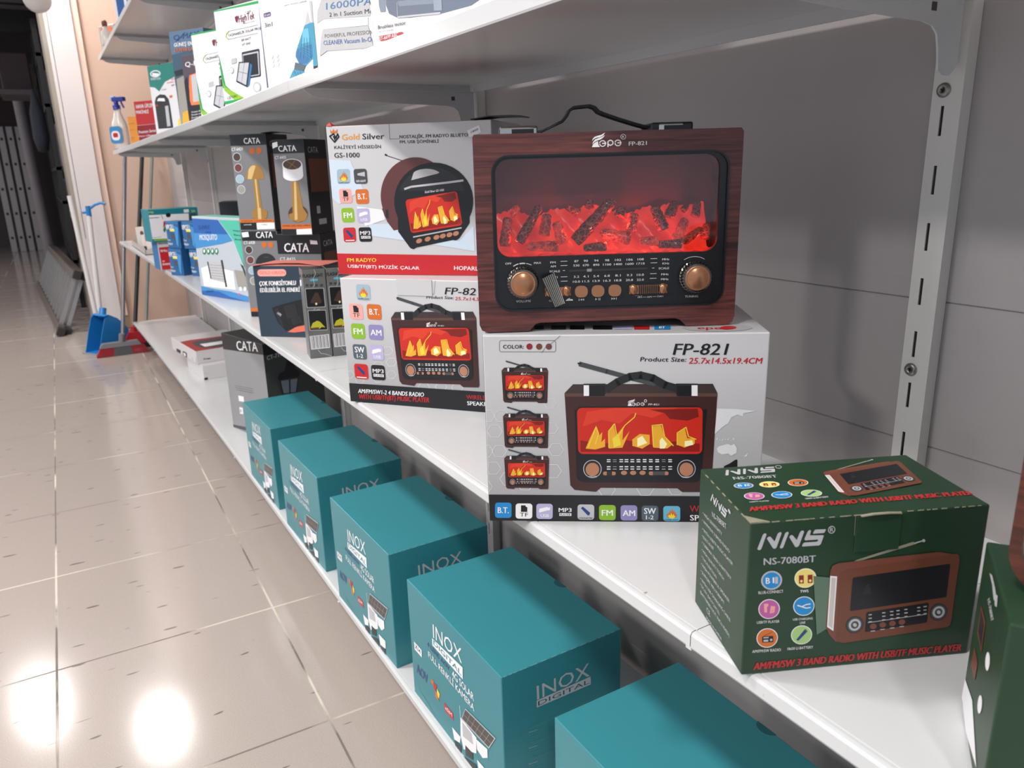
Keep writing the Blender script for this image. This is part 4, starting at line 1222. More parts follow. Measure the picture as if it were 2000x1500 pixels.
M_peach = mat('peach_plaster', 'ccae9c', .7, noise=.03, nscale=4, bump=.1)
M_col = mat('white_painted_plaster', 'dcd4d2', .55, noise=.02, nscale=3)
M_dark = mat('dark_store_wall', '4c464c', .8, noise=.2, nscale=2)
M_tan = mat('tan_store_wall', '6c6258', .8, noise=.1, nscale=2)
M_black = mat('black_steel', '17181b', .5)
M_alu = mat('dull_aluminium', 'a4a2a2', .38, metal=.75, noise=.12, nscale=25)
M_rubber = mat('dark_rubber', '2c2928', .8)

def floor_mat():
    m = bpy.data.materials.new('glazed_floor_tiles'); m.use_nodes = True; nt = m.node_tree; b = nt.nodes['Principled BSDF']; N = nt.nodes.new; L = nt.links.new
    tc = N('ShaderNodeTexCoord'); mp = N('ShaderNodeMapping'); mp.inputs['Rotation'].default_value = (0, 0, .0155); L(tc.outputs['Object'], mp.inputs[0])
    sp = N('ShaderNodeSeparateXYZ'); L(mp.outputs[0], sp.inputs[0])
    wob = N('ShaderNodeTexNoise'); wob.inputs['Scale'].default_value = 25; L(tc.outputs['Object'], wob.inputs['Vector'])
    def M(op, a, b_=None, c=None):
        q = N('ShaderNodeMath'); q.operation = op
        for i, v in enumerate((a, b_, c)):
            if v is None: continue
            if isinstance(v, (int, float)): q.inputs[i].default_value = v
            else: L(v, q.inputs[i])
        return q.outputs[0]
    # distance to the nearest joint, in metres
    # joints: x' = -.131-.0265+k*.449 ; y' = 1.708+k*.455
    def dist(comp, off, size):
        t = M('DIVIDE', M('SUBTRACT', comp, off), size); fr = M('FRACT', t); return M('MULTIPLY', M('MINIMUM', fr, M('SUBTRACT', 1.0, fr)), size), M('FLOOR', t)
    dx, ix = dist(sp.outputs[0], -.1575 + .449*0, .449); dy, iy = dist(sp.outputs[1], 1.706 - .455*20, .455)
    d = M('ADD', M('MINIMUM', dx, dy), M('MULTIPLY', M('SUBTRACT', wob.outputs['Fac'], .5), .0012))
    jt = N('ShaderNodeMapRange'); jt.inputs['From Min'].default_value = .0014; jt.inputs['From Max'].default_value = .0030; L(d, jt.inputs['Value'])
    # dirt in the joints changes along them: pale grout, in places dark
    gn = N('ShaderNodeTexNoise'); gn.inputs['Scale'].default_value = 3.2; gn.inputs['Detail'].default_value = 5; L(tc.outputs['Object'], gn.inputs['Vector'])
    gr = N('ShaderNodeValToRGB'); gr.color_ramp.elements[0].position = .44; gr.color_ramp.elements[1].position = .56
    gr.color_ramp.elements[0].color = srgb('6c645c'); gr.color_ramp.elements[1].color = srgb('c8bfb2'); L(gn.outputs['Fac'], gr.inputs[0])
    sn = N('ShaderNodeTexNoise'); sn.inputs['Scale'].default_value = 700; sn.inputs['Detail'].default_value = 2; L(tc.outputs['Object'], sn.inputs['Vector'])
    sr = N('ShaderNodeValToRGB'); sr.color_ramp.elements[0].position = .35; sr.color_ramp.elements[1].position = .62; sr.color_ramp.elements[0].color = srgb('9a9089'); sr.color_ramp.elements[1].color = srgb('b0a49d'); L(sn.outputs['Fac'], sr.inputs[0])
    # scuff marks
    sc = N('ShaderNodeTexNoise'); sc.inputs['Scale'].default_value = 45; sc.inputs['Detail'].default_value = 0; sm = N('ShaderNodeMapping'); sm.inputs['Scale'].default_value = (.35, 1.6, 1); sm.inputs['Rotation'].default_value = (0, 0, -.5)
    L(tc.outputs['Object'], sm.inputs[0]); L(sm.outputs[0], sc.inputs['Vector'])
    sk = N('ShaderNodeMapRange'); sk.inputs['From Min'].default_value = .79; sk.inputs['From Max'].default_value = .82; L(sc.outputs['Fac'], sk.inputs['Value'])
    mx = N('ShaderNodeMix'); mx.data_type = 'RGBA'; L(sk.outputs[0], mx.inputs[0]); L(sr.outputs[0], mx.inputs[6]); mx.inputs[7].default_value = srgb('6a625c')
    m2 = N('ShaderNodeMix'); m2.data_type = 'RGBA'; L(jt.outputs[0], m2.inputs[0]); L(gr.outputs[0], m2.inputs[6]); L(mx.outputs[2], m2.inputs[7]); L(m2.outputs[2], b.inputs['Base Color'])
    rn = N('ShaderNodeMapRange'); rn.inputs['To Min'].default_value = .7; rn.inputs['To Max'].default_value = .13; L(jt.outputs[0], rn.inputs['Value']); L(rn.outputs[0], b.inputs['Roughness'])
    bn = N('ShaderNodeTexNoise'); bn.inputs['Scale'].default_value = 160; L(tc.outputs['Object'], bn.inputs['Vector'])
    bp = N('ShaderNodeBump'); bp.inputs['Strength'].default_value = .10; bp.inputs['Distance'].default_value = .001; L(M('ADD', jt.outputs[0], M('MULTIPLY', bn.outputs['Fac'], .35)), bp.inputs['Height']); L(bp.outputs[0], b.inputs['Normal'])
    return m
def struct(name, a, b, m):
    mb = MB(); mb.box(a, b, m); o = mb.obj(name); o['kind'] = 'structure'; return o
struct('floor', (-3.2, -3, -.08), (1.4, 15, 0), floor_mat())
struct('ceiling', (-3.2, -3, CEIL), (1.4, 6.1, CEIL + .08), mat('white_ceiling', 'e6e2de', .8, noise=.02, nscale=2))
# right-hand wall: boards with visible butt joints
def right_wall():
    mb = MB(); z = [0, .185, .7005, .8545, 1.62, CEIL]
    for a, b in zip(z[:-1], z[1:]): mb.bbox((.765, -3, a + .0002), (.80, 5.75, b - .0002), .0012, M_wall_gray, 1)
    mb.box((.770, -3, 0), (.82, 5.75, CEIL), M_wall_gray)
    o = mb.obj('wall_right'); o['kind'] = 'structure'
right_wall()
struct('wall_end', (.335, 5.75, 0), (1.4, 5.9, CEIL), M_peach)
struct('wall_left', (-3.2, 6.1, 0), (-3.1, 15, CEIL), mat('pale_wall', 'd8d2cc', .8, noise=.02, nscale=2))
struct('wall_back', (-3.2, 14, 0), (1.4, 14.1, 3.2), M_dark)
struct('trim_1', (-3.1, 13.96, 2.14), (.6, 14, 2.60), M_tan)
struct('trim_2', (-3.1, 13.97, 1.76), (.6, 14, 2.14), mat('brown_store_band', '483c3e', .8, noise=.1, nscale=2))
struct('wall_store', (.62, 6.1, 0), (.7, 14, 3.2), M_dark)
struct('ceiling_store', (-3.1, 8.3, 3.1), (.62, 14, 3.2), M_dark)
struct('ceiling_louvre', (-3.1, 6.1, 2.36), (.62, 8.3, 2.40), mat('slate_louvre', '6a6670', .6))
struct('trim_3', (-3.1, 8.2, 2.20), (.62, 8.3, 2.36), M_black)
for i, y in enumerate((6.5, 6.9, 7.25, 7.6, 7.9)):
    struct('trim_%d' % (4 + i), (-3.1, y, 2.345), (.62, y + .02, 2.361), M_black)
struct('wall_front', (-3.1, 6.0, 2.42), (.19, 6.1, CEIL), mat('grey_lintel', '8c8688', .7, noise=.05, nscale=3))
struct('wall_pillar', (.19, 5.68, 0), (.338, 6.1, CEIL), M_col)
struct('trim_9', (.338, 5.71, .10), (.378, 5.752, CEIL), mat('lit_peach_plaster', 'e8ccbc', .7, noise=.02, nscale=4))  # paler peach strip paints in the lit side of the pillar
struct('trim_10', (.166, 5.70, 0), (.1915, 6.12, CEIL), mat('grey_marble', '9c9488', .3, noise=.15, nscale=12))
struct('trim_11', (.2075, 5.6795, .62), (.2105, 5.681, CEIL), M_black)
struct('baseboard_pillar', (.192, 5.674, 0), (.336, 5.70, .035), M_black)

# ================= ceiling lamps, with two added side fills =================
for i, (x, y) in enumerate(LAMPS):
    t = empty('ceiling_lamp', (x, y, CEIL), ['round ceiling lamp nearest the store room doorway', 'round ceiling lamp above the far shelf end', 'round ceiling lamp over the aisle beside the mosquito lamp box', 'round ceiling lamp over the aisle beside the vacuum cleaner boxes', 'round ceiling lamp over the aisle beside the camera', 'round ceiling lamp behind the camera', 'added unseen fill lamp off to the left beside the camera', 'added unseen fill lamp off to the left farther ahead'][i], 'lamp', group='round ceiling lamps over the aisle')
    if i > 5: t.scale = (1.9, 1.9, 1)
    piece('lamp_rim', t, lambda mb: mb.lathe([(.0, 0), (.15, 0), (.15, -.035), (.135, -.04), (.13, -.03), (0, -.03)], M_white))
    piece('diffuser', t, lambda mb: mb.lathe([(.13, -.032), (.12, -.036), (0, -.037)], mat('lamp_diffuser', 'ffffff', .5, emit='fff4ea', estr=14)))

# ================= shelving =================
YB = [-.47, .462, 1.40, 2.39, 3.30, 4.20, 5.04]
XF = [.394, .393, .391, .388, .381, .369, .352]
ZUP = [1.151, 1.151, 1.150, 1.142, 1.139, 1.135, 1.133]
XC = [.394] * 7
def ztop(y):
    for i in range(6):
        if y < YB[i+1] or i == 5: return ZUP[i] + (ZUP[i+1] - ZUP[i]) * (y - YB[i]) / (YB[i+1] - YB[i])
def shelf(level, z, top_lip, lip, i, label, xadd=0):
    yb = list(YB); yb[1] = .440 if level == 'up' else .398
    y0, y1 = yb[i] + .0004, yb[i+1] - .0004; XX = XC if level in ('up', 'top') else XF; x0, x1 = XX[i] + xadd, XX[i+1] + xadd; D = .352
    za, zb_ = (ZUP[i], ZUP[i+1]) if level == 'up' else (z, z)
    mb = MB(); m = M_white; t = .0012
    # tray: deck, rolled front lip, folded back and side flanges
    prof = [(0.001, -lip), (0, -lip + .002), (0, -.003), (.0015, -.0005), (.004, 0), (.0062, 0), (.0066, -.0009), (.0074, -.0009), (.0078, -.0001), (D, 0), (D, -.016), (D - .003, -.016), (D - .003, -.0025), (.006, -.0025), (.003, -.004), (.003, -lip)]
    n = len(prof)
    vs = [(x0 + p[0], y0, za + p[1]) for p in prof] + [(x1 + p[0], y1, zb_ + p[1]) for p in prof]
    mb.add(vs, [(k, (k+1) % n, n + (k+1) % n, n + k) for k in range(n)], m)
    for y, xx, z in ((y0, x0, za), (y1, x1, zb_)): mb.box((xx + .001, y - .0006, z - .015), (xx + D - .002, y + .0006, z - .001), m)
    o = mb.obj('shelf'); return tag(o, label, 'shelf', group='white metal shelves along the right wall')
wh = ['nearest bay in front of the camera', 'bay {} the glowing radio', 'bay {} the tall black lamp cartons', 'bay {} the mosquito killer carton', 'bay {} the small blue adapter cartons', 'farthest bay by the brooms']
names_mid = ['white metal shelf under the half hidden green radio carton', 'white metal shelf under the stacked fireplace radio cartons', 'white metal shelf under the flashlight and black lamp cartons', 'white metal shelf between the mosquito carton and the adapter cartons', 'white metal shelf under the teal and red adapter cartons', 'white metal shelf end holding the clear tray of small packets']
names_up = ['white metal shelf above the green radio cartons at top right', 'white metal shelf over the glowing radio holding vacuum cleaner boxes', 'white metal shelf holding the two white and green solar light boxes', 'white metal shelf holding the arched lantern carton', 'white metal shelf holding the red air blower carton', 'white metal shelf end holding the spray bottle']
names_bot = ['bottom white metal shelf at the lower right frame edge', 'bottom white metal shelf under the two nearest teal camera boxes', 'bottom white metal shelf under the two farther teal camera boxes', 'bottom white metal shelf under the grey outdoor lamp carton', 'empty bottom white metal shelf behind the red and white boxes', 'empty bottom white metal shelf end beside the brooms']
ZM, ZU, ZB = .634, 1.150, .160
for i in range(6):
    shelf('mid', ZM, 0, .0155, i, names_mid[i]); shelf('up', ZU, 0, .022, i, names_up[i]); shelf('bot', ZB, 0, .015, i, names_bot[i], .002)
for i in (3, 4, 5):
    shelf('top', 1.624, 0, .022, i, [0, 0, 0, 'topmost white metal shelf running out of the top of the picture', 'topmost white metal shelf with the blue picture boxes', 'topmost white metal shelf end with the small bottle'][i], .002)
def upright(i, y, label):
    t = empty('shelf_upright', (.745, y, 0), label, 'upright', group='slotted white uprights on the wall')
    mb = MB(); h = 2.3
    slots = [(z, z + .027) for z in [1.0285 - .0135 + .0542 * k for k in range(-16, 21)] if .2 < z < 2.2]
    outer = [(-.0245, .02), (.0045, .02), (.0045, h), (-.0245, h)]
    holes = [[(-.0086, a), (-.0054, a), (-.0054, b), (-.0086, b)] for a, b in slots]
    mb.prism(outer, holes, 0, .0015, M_upright, 'yz')
    mb.box((.003, .0015, .02), (.0195, .0025, h), M_upright)
    # rolled corners
    mb.prism([(0, -.0245), (.0035, -.0225), (.0195, -.0225), (.0195, -.0210), (.003, -.0210), (.0015, -.0230)], [], .02, h, M_upright, 'xy')
    mb.obj('channel', t, recalc=False)
    for k, z in enumerate((1.056, .785, .30, 1.131 + .5)):
        def f(mb):
            M = Matrix.Translation((-.0005, -.0065, z)) @ Matrix.Rotation(-math.pi/2, 4, 'Y')
            mb.lathe([(0, .0012), (.0022, .0014), (.0028, .0026), (.0062, .0016), (.0068, 0)], mat('screw_zinc', '8c8a84', .35, metal=.8, noise=.2, nscale=300), M, 20)
            for a in (0, math.pi/2): mb.box((-.0016-.001, -.0022, -.0006), (-.0013-.001, .0022, .0006), M_black, Matrix.Translation((0, -.0065, z)) @ Matrix.Rotation(a + .4, 4, 'X'))
        piece('screw', t, f)
ulab = ['slotted white wall upright right of the glowing radio', 'slotted white wall upright behind the stacked white radio cartons', 'slotted white wall upright behind the flashlight cartons', 'slotted white wall upright behind the mosquito killer carton', 'slotted white wall upright at the middle of the far grey wall', 'last slotted white wall upright beside the peach wall']
for i in range(6): upright(i, YB[i+1] + (.0 if i else .0), ulab[i])
def bracket(y, ztop, x0, label, grp):
    D = .745 - x0 - .0005; mb = MB(); p = []
    prof = [(.012, 0), (D - .002, 0), (D - .002, -.060), (D - .012, -.068), (D - .024, -.068), (D - .030, -.064), (D - .034, -.045), (D - .038, -.034), (D - .046, -.028), (D - .06, -.0255), (.17, -.022), (.045, -.016), (.030, -.012), (.016, -.002)]
    mb.prism(prof, [], -.0009, .0009, M_white); mb.prism([(a, b) for a, b in ((.012, 0), (D - .004, 0), (D - .004, -.0015), (.012, -.0015))], [], -.006, .0009, M_white)
    mb.box((.004, -.003, .001), (.02, .003, .004), M_white)
    mb.box((D - .05, -.0014, -.016), (D - .043, -.0008, -.009), mat('bracket_hole_grey', '4a4644', .7))
    o = mb.obj('shelf_bracket', None, (x0, y - .0165, ztop)); return tag(o, label, 'bracket', grp)
near = ['right of the glowing radio', 'behind the white fireplace radio cartons', 'behind the flashlight cartons', 'above the mosquito carton', 'near the blue adapter cartons', 'at the far end by the peach wall']
for i in range(6):
    bracket(YB[i+1], ZUP[i+1] - .0155, .398, 'white steel bracket carrying the upper shelf ' + near[i], 'brackets under the upper shelf')
    bracket(YB[i+1] - (.062 if i == 0 else 0) + .0165, ZM - .0175, XF[i+1] - .004, 'white steel bracket under the middle shelf ' + near[i], 'brackets under the middle shelf')
    bracket(YB[i+1] - (.062 if i == 0 else 0) + .0165, ZB - .0175, XF[i+1] - .004, 'white steel bracket under the bottom shelf ' + near[i], 'brackets under the bottom shelf')
for i in (3, 4, 5): bracket(YB[i+1], 1.624 - .0155, .400, 'white steel bracket under the topmost shelf ' + near[i], 'brackets under the topmost shelf')

# ================= the glowing fireplace radio =================
def wood(name, a, b, scale=1.0, rough=.32):
    m = bpy.data.materials.new(name); m.use_nodes = True; nt = m.node_tree; bs = nt.nodes['Principled BSDF']; N = nt.nodes.new; L = nt.links.new
    tc = N('ShaderNodeTexCoord'); mp = N('ShaderNodeMapping'); mp.inputs['Scale'].default_value = (14 * scale, 60 * scale, 260 * scale); L(tc.outputs['Object'], mp.inputs[0])
    n = N('ShaderNodeTexNoise'); n.inputs['Scale'].default_value = 1; n.inputs['Detail'].default_value = 6; n.inputs['Distortion'].default_value = .6; L(mp.outputs[0], n.inputs['Vector'])
    n2 = N('ShaderNodeTexNoise'); n2.inputs['Scale'].default_value = .22; n2.inputs['Detail'].default_value = 3; L(mp.outputs[0], n2.inputs['Vector'])
    ad = N('ShaderNodeMath'); ad.operation = 'MULTIPLY_ADD'; ad.inputs[1].default_value = .65; L(n.outputs['Fac'], ad.inputs[0]); ml = N('ShaderNodeMath'); ml.operation = 'MULTIPLY'; ml.inputs[1].default_value = .35; L(n2.outputs['Fac'], ml.inputs[0]); L(ml.outputs[0], ad.inputs[2])
    r = N('ShaderNodeValToRGB'); r.color_ramp.elements[0].position = .36; r.color_ramp.elements[1].position = .62; r.color_ramp.elements[0].color = srgb(a); r.color_ramp.elements[1].color = srgb(b); L(ad.outputs[0], r.inputs[0]); L(r.outputs[0], bs.inputs['Base Color'])
    bs.inputs['Roughness'].default_value = rough
    bp = N('ShaderNodeBump'); bp.inputs['Strength'].default_value = .15; bp.inputs['Distance'].default_value = .0006; L(n.outputs['Fac'], bp.inputs['Height']); L(bp.outputs[0], bs.inputs['Normal'])
    return m
M_wood = wood('mahogany_veneer', '361a19', '6c3a36')
M_bez = mat('black_satin_plastic', '121317', .28)
M_chrome = mat('polished_chrome', 'b8b4b0', .08, metal=1)
M_copper = mat('copper_plastic', 'b07c5c', .26, metal=.7)
M_white_ink = mat('white_lettering', 'd0ccca', .5)
def txt(mb, s, x, z, w, h, m, y, bold=1):
    vs, fs = glyphs(s, 0)
    for k in range(bold + 1): mb.add([(x + v[0]*w + k*h*.04, y - k*.00005, z + v[1]*h) for v in vs], fs, m)
mm = .001
R = empty('fireplace_radio', (.3593, .6753, ZM + .2024 + .001), 'mahogany wood fireplace radio with glowing red logs standing on its white carton', 'radio', -.5054)
def cab(mb):
    out = [(.008, 0), (.050, 0), (.0565, .007), (.061, .0083), (.198, .0083), (.2025, .007), (.2095, 0), (.250, 0), (.2565, .003), (.2584, .009), (.2584, .187), (.2560, .1905), (.0015, .1905), (0, .188), (0, .008), (.0025, .002)]
    hole = rrect(.0166, .0212, .2460, .1710, .0165)[::-1]
    mb.prism(out, [hole], 0, .060, M_wood); mb.prism(out, [], .060, .145, M_wood)
piece('cabinet', R, cab, bevel=.0015)
def panel(mb):
    mb.prism(rrect(.0172, .0218, .2454, .1704, .016), [rrect(.0205, .0745, .2375, .1673, .013)[::-1]], .0012, .006, M_bez)
    mb.prism(rrect(.0166, .0212, .2460, .1710, .0165), [rrect(.0182, .0228, .2444, .1694, .015)[::-1]], -.0012, .004, M_bez)
    yf = .0010
    P = lambda s, x, z, w, h, b=1: txt(mb, s, x*mm, z*mm, w*mm, h*mm, M_white_ink, yf, b)
    X = lambda px: 45.1 + (px - 390) * .1605
    Z = lambda py, px=800: 59.1 - (py + .030 * (px - 800) - 1087) * .162
    def PX(s, x0, x1, yb, h=13): P(s, X(x0), Z(yb, (x0 + x1) / 2), X(x1) - X(x0), h * .150)
    PX('OFF', 281, 319, 1050); PX('MAX', 458, 502, 1046); PX('VOLUME', 342, 434, 1282, 14); PX('TUNING', 1402, 1484, 1254, 14)
    for s, x0, x1, y in (('FM', 559, 591, 1043), ('AM', 559, 592, 1067), ('SCALE', 553, 618, 1097), ('SW1', 560, 602, 1134), ('SW2', 560, 602, 1162), ('MHz', 1252, 1296, 1024), ('KHz', 1254, 1296, 1049), ('SCALE', 1231, 1296, 1079), ('MHz', 1248, 1294, 1116), ('MHz', 1248, 1294, 1146)): PX(s, x0, x1, y, 13)
    for ys, row in (((1036, 1062), (('87', '90', '94', '98', '102', '106', '108'), ('530', '670', '890', '1100', '1400', '1600', '1710'))), ((1131, 1161), (('3.2', '4.1', '5.4', '6.8', '8.1', '9.3', '10.0'), ('10.0', '11.5', '13.9', '16.3', '18.8', '20.8', '22.0')))):
        for y, r_ in zip(ys, row):
            for k, s in enumerate(r_):
                xc = (720, 778, 843, 910, 978, 1050, 1118)[k]; w = (12, 26, 38, 50)[len(s) - 1] if '.' not in s else (34 if len(s) == 3 else 44)
                PX(s, xc - w/2, xc + w/2, y - (k * 1.9), 14)
    for x0, x1, y in ((622, 664, 1032), (622, 664, 1058), (636, 649, 1088), (623, 664, 1127), (623, 664, 1154), (1180, 1221, 1016), (1180, 1221, 1042), (1190, 1204, 1073), (1179, 1219, 1108), (1177, 1219, 1137)):
        mb.box((X(x0)*mm, yf - .0001, Z(y, x0)*mm), (X(x1)*mm, yf + .0002, (Z(y, x0) + .45)*mm), M_white_ink)
    # volume arc
    for cx, cz, rr, a0, a1, ww in ((45.1, 50.5, 18.2, 62, 80, .5), (45.1, 50.5, 18.4, 83, 101, 1.0), (45.1, 50.5, 18.4, 104, 122, .8), (215.6, 50.4, 19.6, 58, 122, .45)):
        vs = []; n_ = 8
        for k in range(n_ + 1):
            a = math.radians(a0 + (a1 - a0) * k / n_); w0 = ww * (1.2 if rr < 19 else 1)
            vs += [((cx + (rr - w0) * math.cos(a))*mm, yf, (cz + (rr - w0) * math.sin(a))*mm), ((cx + rr * math.cos(a))*mm, yf, (cz + rr * math.sin(a))*mm)]
        mb.add(vs, [(2*k, 2*k+1, 2*k+3, 2*k+2) for k in range(n_)], M_white_ink)
    # play symbols
    def tri(x, z, s, d): mb.add([(x*mm, yf, (z + s)*mm), ((x + d*s*1.5)*mm, yf, z*mm), (x*mm, yf, (z - s)*mm)], [(0, 1, 2)], M_white_ink)
    def bar(x, z): mb.box(((x - .3)*mm, yf - .0001, (z - 1.2)*mm), ((x + .3)*mm, yf + .0002, (z + 1.2)*mm), M_white_ink)
    z = 30.3; bar(100.6, z); tri(103.6, z, 1.2, -1); tri(105.7, z, 1.2, -1); tri(117.0, z, 1.2, 1); bar(120.4, z); bar(121.7, z); tri(133.2, z, 1.2, 1); tri(135.4, z, 1.2, 1); bar(138.2, z)
    P('MUSIC', 155, 32.2, 9, 1.7); P('FM', 159.8, 30.0, 4, 1.7); P('AM', 169, 30.0, 4.6, 1.7); P('SW2', 179.3, 32.6, 6, 1.7); P('SW1', 179.3, 30.2, 6, 1.7)
    for x0, x1, zz in ((164.5, 168, 32.9), (164.5, 168.6, 30.7), (175, 178.6, 33.2), (174.5, 178.6, 30.9)): mb.box((x0*mm, yf - .0001, zz*mm), (x1*mm, yf + .0002, (zz + .3)*mm), M_white_ink)
    P('OFF', 70.5, 29.2, 6, 1.9); mb.add([(87*mm, yf, 29.6*mm), (94.5*mm, yf, 29.6*mm), (94*mm, yf, 31*mm), (91.5*mm, yf, 31.2*mm), (91*mm, yf, 32.4*mm), (89*mm, yf, 31.4*mm)], [(0, 1, 2, 3, 4, 5)], M_white_ink)
piece('front_panel', R, panel, 'black front panel with white station scale', bevel=0)
def logo(mb): draw(mb, 'radio_logo', 'front', .2584, .145, .1905)
lg = piece('maker_emblem', R, logo, 'white feather shaped maker emblem and lettering')
piece('fireplace_back', R, lambda mb: mb.box((.012, .0565, .068), (.246, .0595, .174), mat('fire_backing', '6e1c1c', .5, noise=.05, nscale=20, bump=0)), 'dull red backing plate behind the logs')
def glassmat():
    m = bpy.data.materials.new('clear_window'); m.use_nodes = True; nt = m.node_tree; nt.nodes.clear(); N = nt.nodes.new
    o = N('ShaderNodeOutputMaterial'); mx = N('ShaderNodeMixShader'); t = N('ShaderNodeBsdfTransparent'); g = N('ShaderNodeBsdfGlossy'); fr = N('ShaderNodeFresnel'); fr.inputs[0].default_value = 1.55
    t.inputs[0].default_value = (.96, .93, .93, 1); g.inputs['Roughness'].default_value = .04
    nt.links.new(fr.outputs[0], mx.inputs[0]); nt.links.new(t.outputs[0], mx.inputs[1]); nt.links.new(g.outputs[0], mx.inputs[2]); nt.links.new(mx.outputs[0], o.inputs[0]); return m
M_glass = glassmat()
piece('window', R, lambda mb: mb.prism(rrect(.0195, .0735, .2385, .1683, .0135), [], .0030, .0042, M_glass), 'clear plastic window over the logs')
def logmat(i, e):
    m = bpy.data.materials.new('lit_log_plastic_%d' % i); m.use_nodes = True; nt = m.node_tree; b = nt.nodes['Principled BSDF']; N = nt.nodes.new; L = nt.links.new
    b.inputs['Roughness'].default_value = .16; b.inputs['Subsurface Weight'].default_value = .0; b.inputs['Coat Weight'].default_value = .6; b.inputs['Coat Roughness'].default_value = .1
    tc = N('ShaderNodeTexCoord'); n = N('ShaderNodeTexNoise'); n.inputs['Scale'].default_value = 95; n.inputs['Detail'].default_value = 3; L(tc.outputs['Object'], n.inputs['Vector'])
    v = N('ShaderNodeTexVoronoi'); v.feature = 'DISTANCE_TO_EDGE'; v.inputs['Scale'].default_value = 230; L(tc.outputs['Object'], v.inputs['Vector'])
    bp = N('ShaderNodeBump'); bp.inputs['Strength'].default_value = 1; bp.inputs['Distance'].default_value = .003; L(v.outputs['Distance'], bp.inputs['Height']); L(bp.outputs[0], b.inputs['Normal'])
    rc = N('ShaderNodeValToRGB'); rc.color_ramp.elements[0].position = .0; rc.color_ramp.elements[0].color = srgb('b06a62'); rc.color_ramp.elements[1].position = .13; rc.color_ramp.elements[1].color = srgb('521814'); L(v.outputs['Distance'], rc.inputs[0]); L(rc.outputs[0], b.inputs['Base Color'])  # pale ridge colour paints highlights onto the log relief
    r = N('ShaderNodeValToRGB'); r.color_ramp.elements[0].position = .38; r.color_ramp.elements[1].position = .70; r.color_ramp.elements[0].color = (.20, .006, .004, 1); r.color_ramp.elements[1].color = (1, .06, .03, 1)
    L(n.outputs['Fac'], r.inputs[0]); L(r.outputs[0], b.inputs['Emission Color']); b.inputs['Emission Strength'].default_value = e
    return m
LM = [logmat(0, .03), logmat(1, .14), logmat(2, .38)]
X_ = lambda px: (20.3 + (px - 210) * .1567) * mm
Z_ = lambda py: (167.4 - (py + 14 - 395) * .1516) * mm
logs = [(490,680,350,910,34,0,.020),(360,690,305,740,28,2,.040),(285,750,262,960,38,1,.028),(545,740,520,880,38,1,.036),(600,790,645,950,42,2,.034),(680,700,755,745,30,1,.044),(955,655,705,915,44,0,.018),(830,665,818,705,32,0,.046),
 (870,865,1065,905,42,2,.020),(1035,715,1012,770,34,0,.040),(1110,750,1085,870,38,1,.034),(1225,705,1290,860,38,0,.026),(1375,685,1325,780,36,0,.034),(1425,790,1355,935,38,2,.022),(1520,855,1395,935,28,1,.014),(1525,690,1505,785,30,0,.036),(1470,715,1435,745,24,0,.046),
 (400,935,600,945,36,2,.014),(760,955,905,962,30,0,.012),(1120,925,1240,922,34,2,.014),(1235,945,1385,942,30,0,.012),(1580,830,1560,930,30,1,.030)]
for i, (x0, y0, x1, y1, r, e, dp) in enumerate(logs):
    def f(mb):
        a = Vector((X_(x0), dp, Z_(y0))); b = Vector((X_(x1), dp - .004, max(.0775 + r * .00014, Z_(y1)))); n = 14; k = 12; rr = r * .157 * mm
        t = (b - a).normalized(); u = t.orthogonal().normalized(); w = t.cross(u); vs = []
        for q in range(n + 1):
            p = a.lerp(b, q / n); tap = 1.0 - .25 * (1 - q / n) - (.25 if q in (0, n) else 0)
            for j in range(k):
                an = 2*math.pi*j/k; ru = rr * tap * (1 + .10 * math.sin(5*an + i) + random.uniform(-.09, .09)); vs.append(p + (u*math.cos(an) + w*math.sin(an)) * ru)
        mb.add(vs, [(q*k+j, q*k+(j+1)%k, (q+1)*k+(j+1)%k, (q+1)*k+j) for q in range(n) for j in range(k)], LM[e], True)
        mb.add(vs[:k], [tuple(range(k))[::-1]], LM[e]); mb.add(vs[-k:], [tuple(range(k))], LM[e])
    piece('log', R, f)
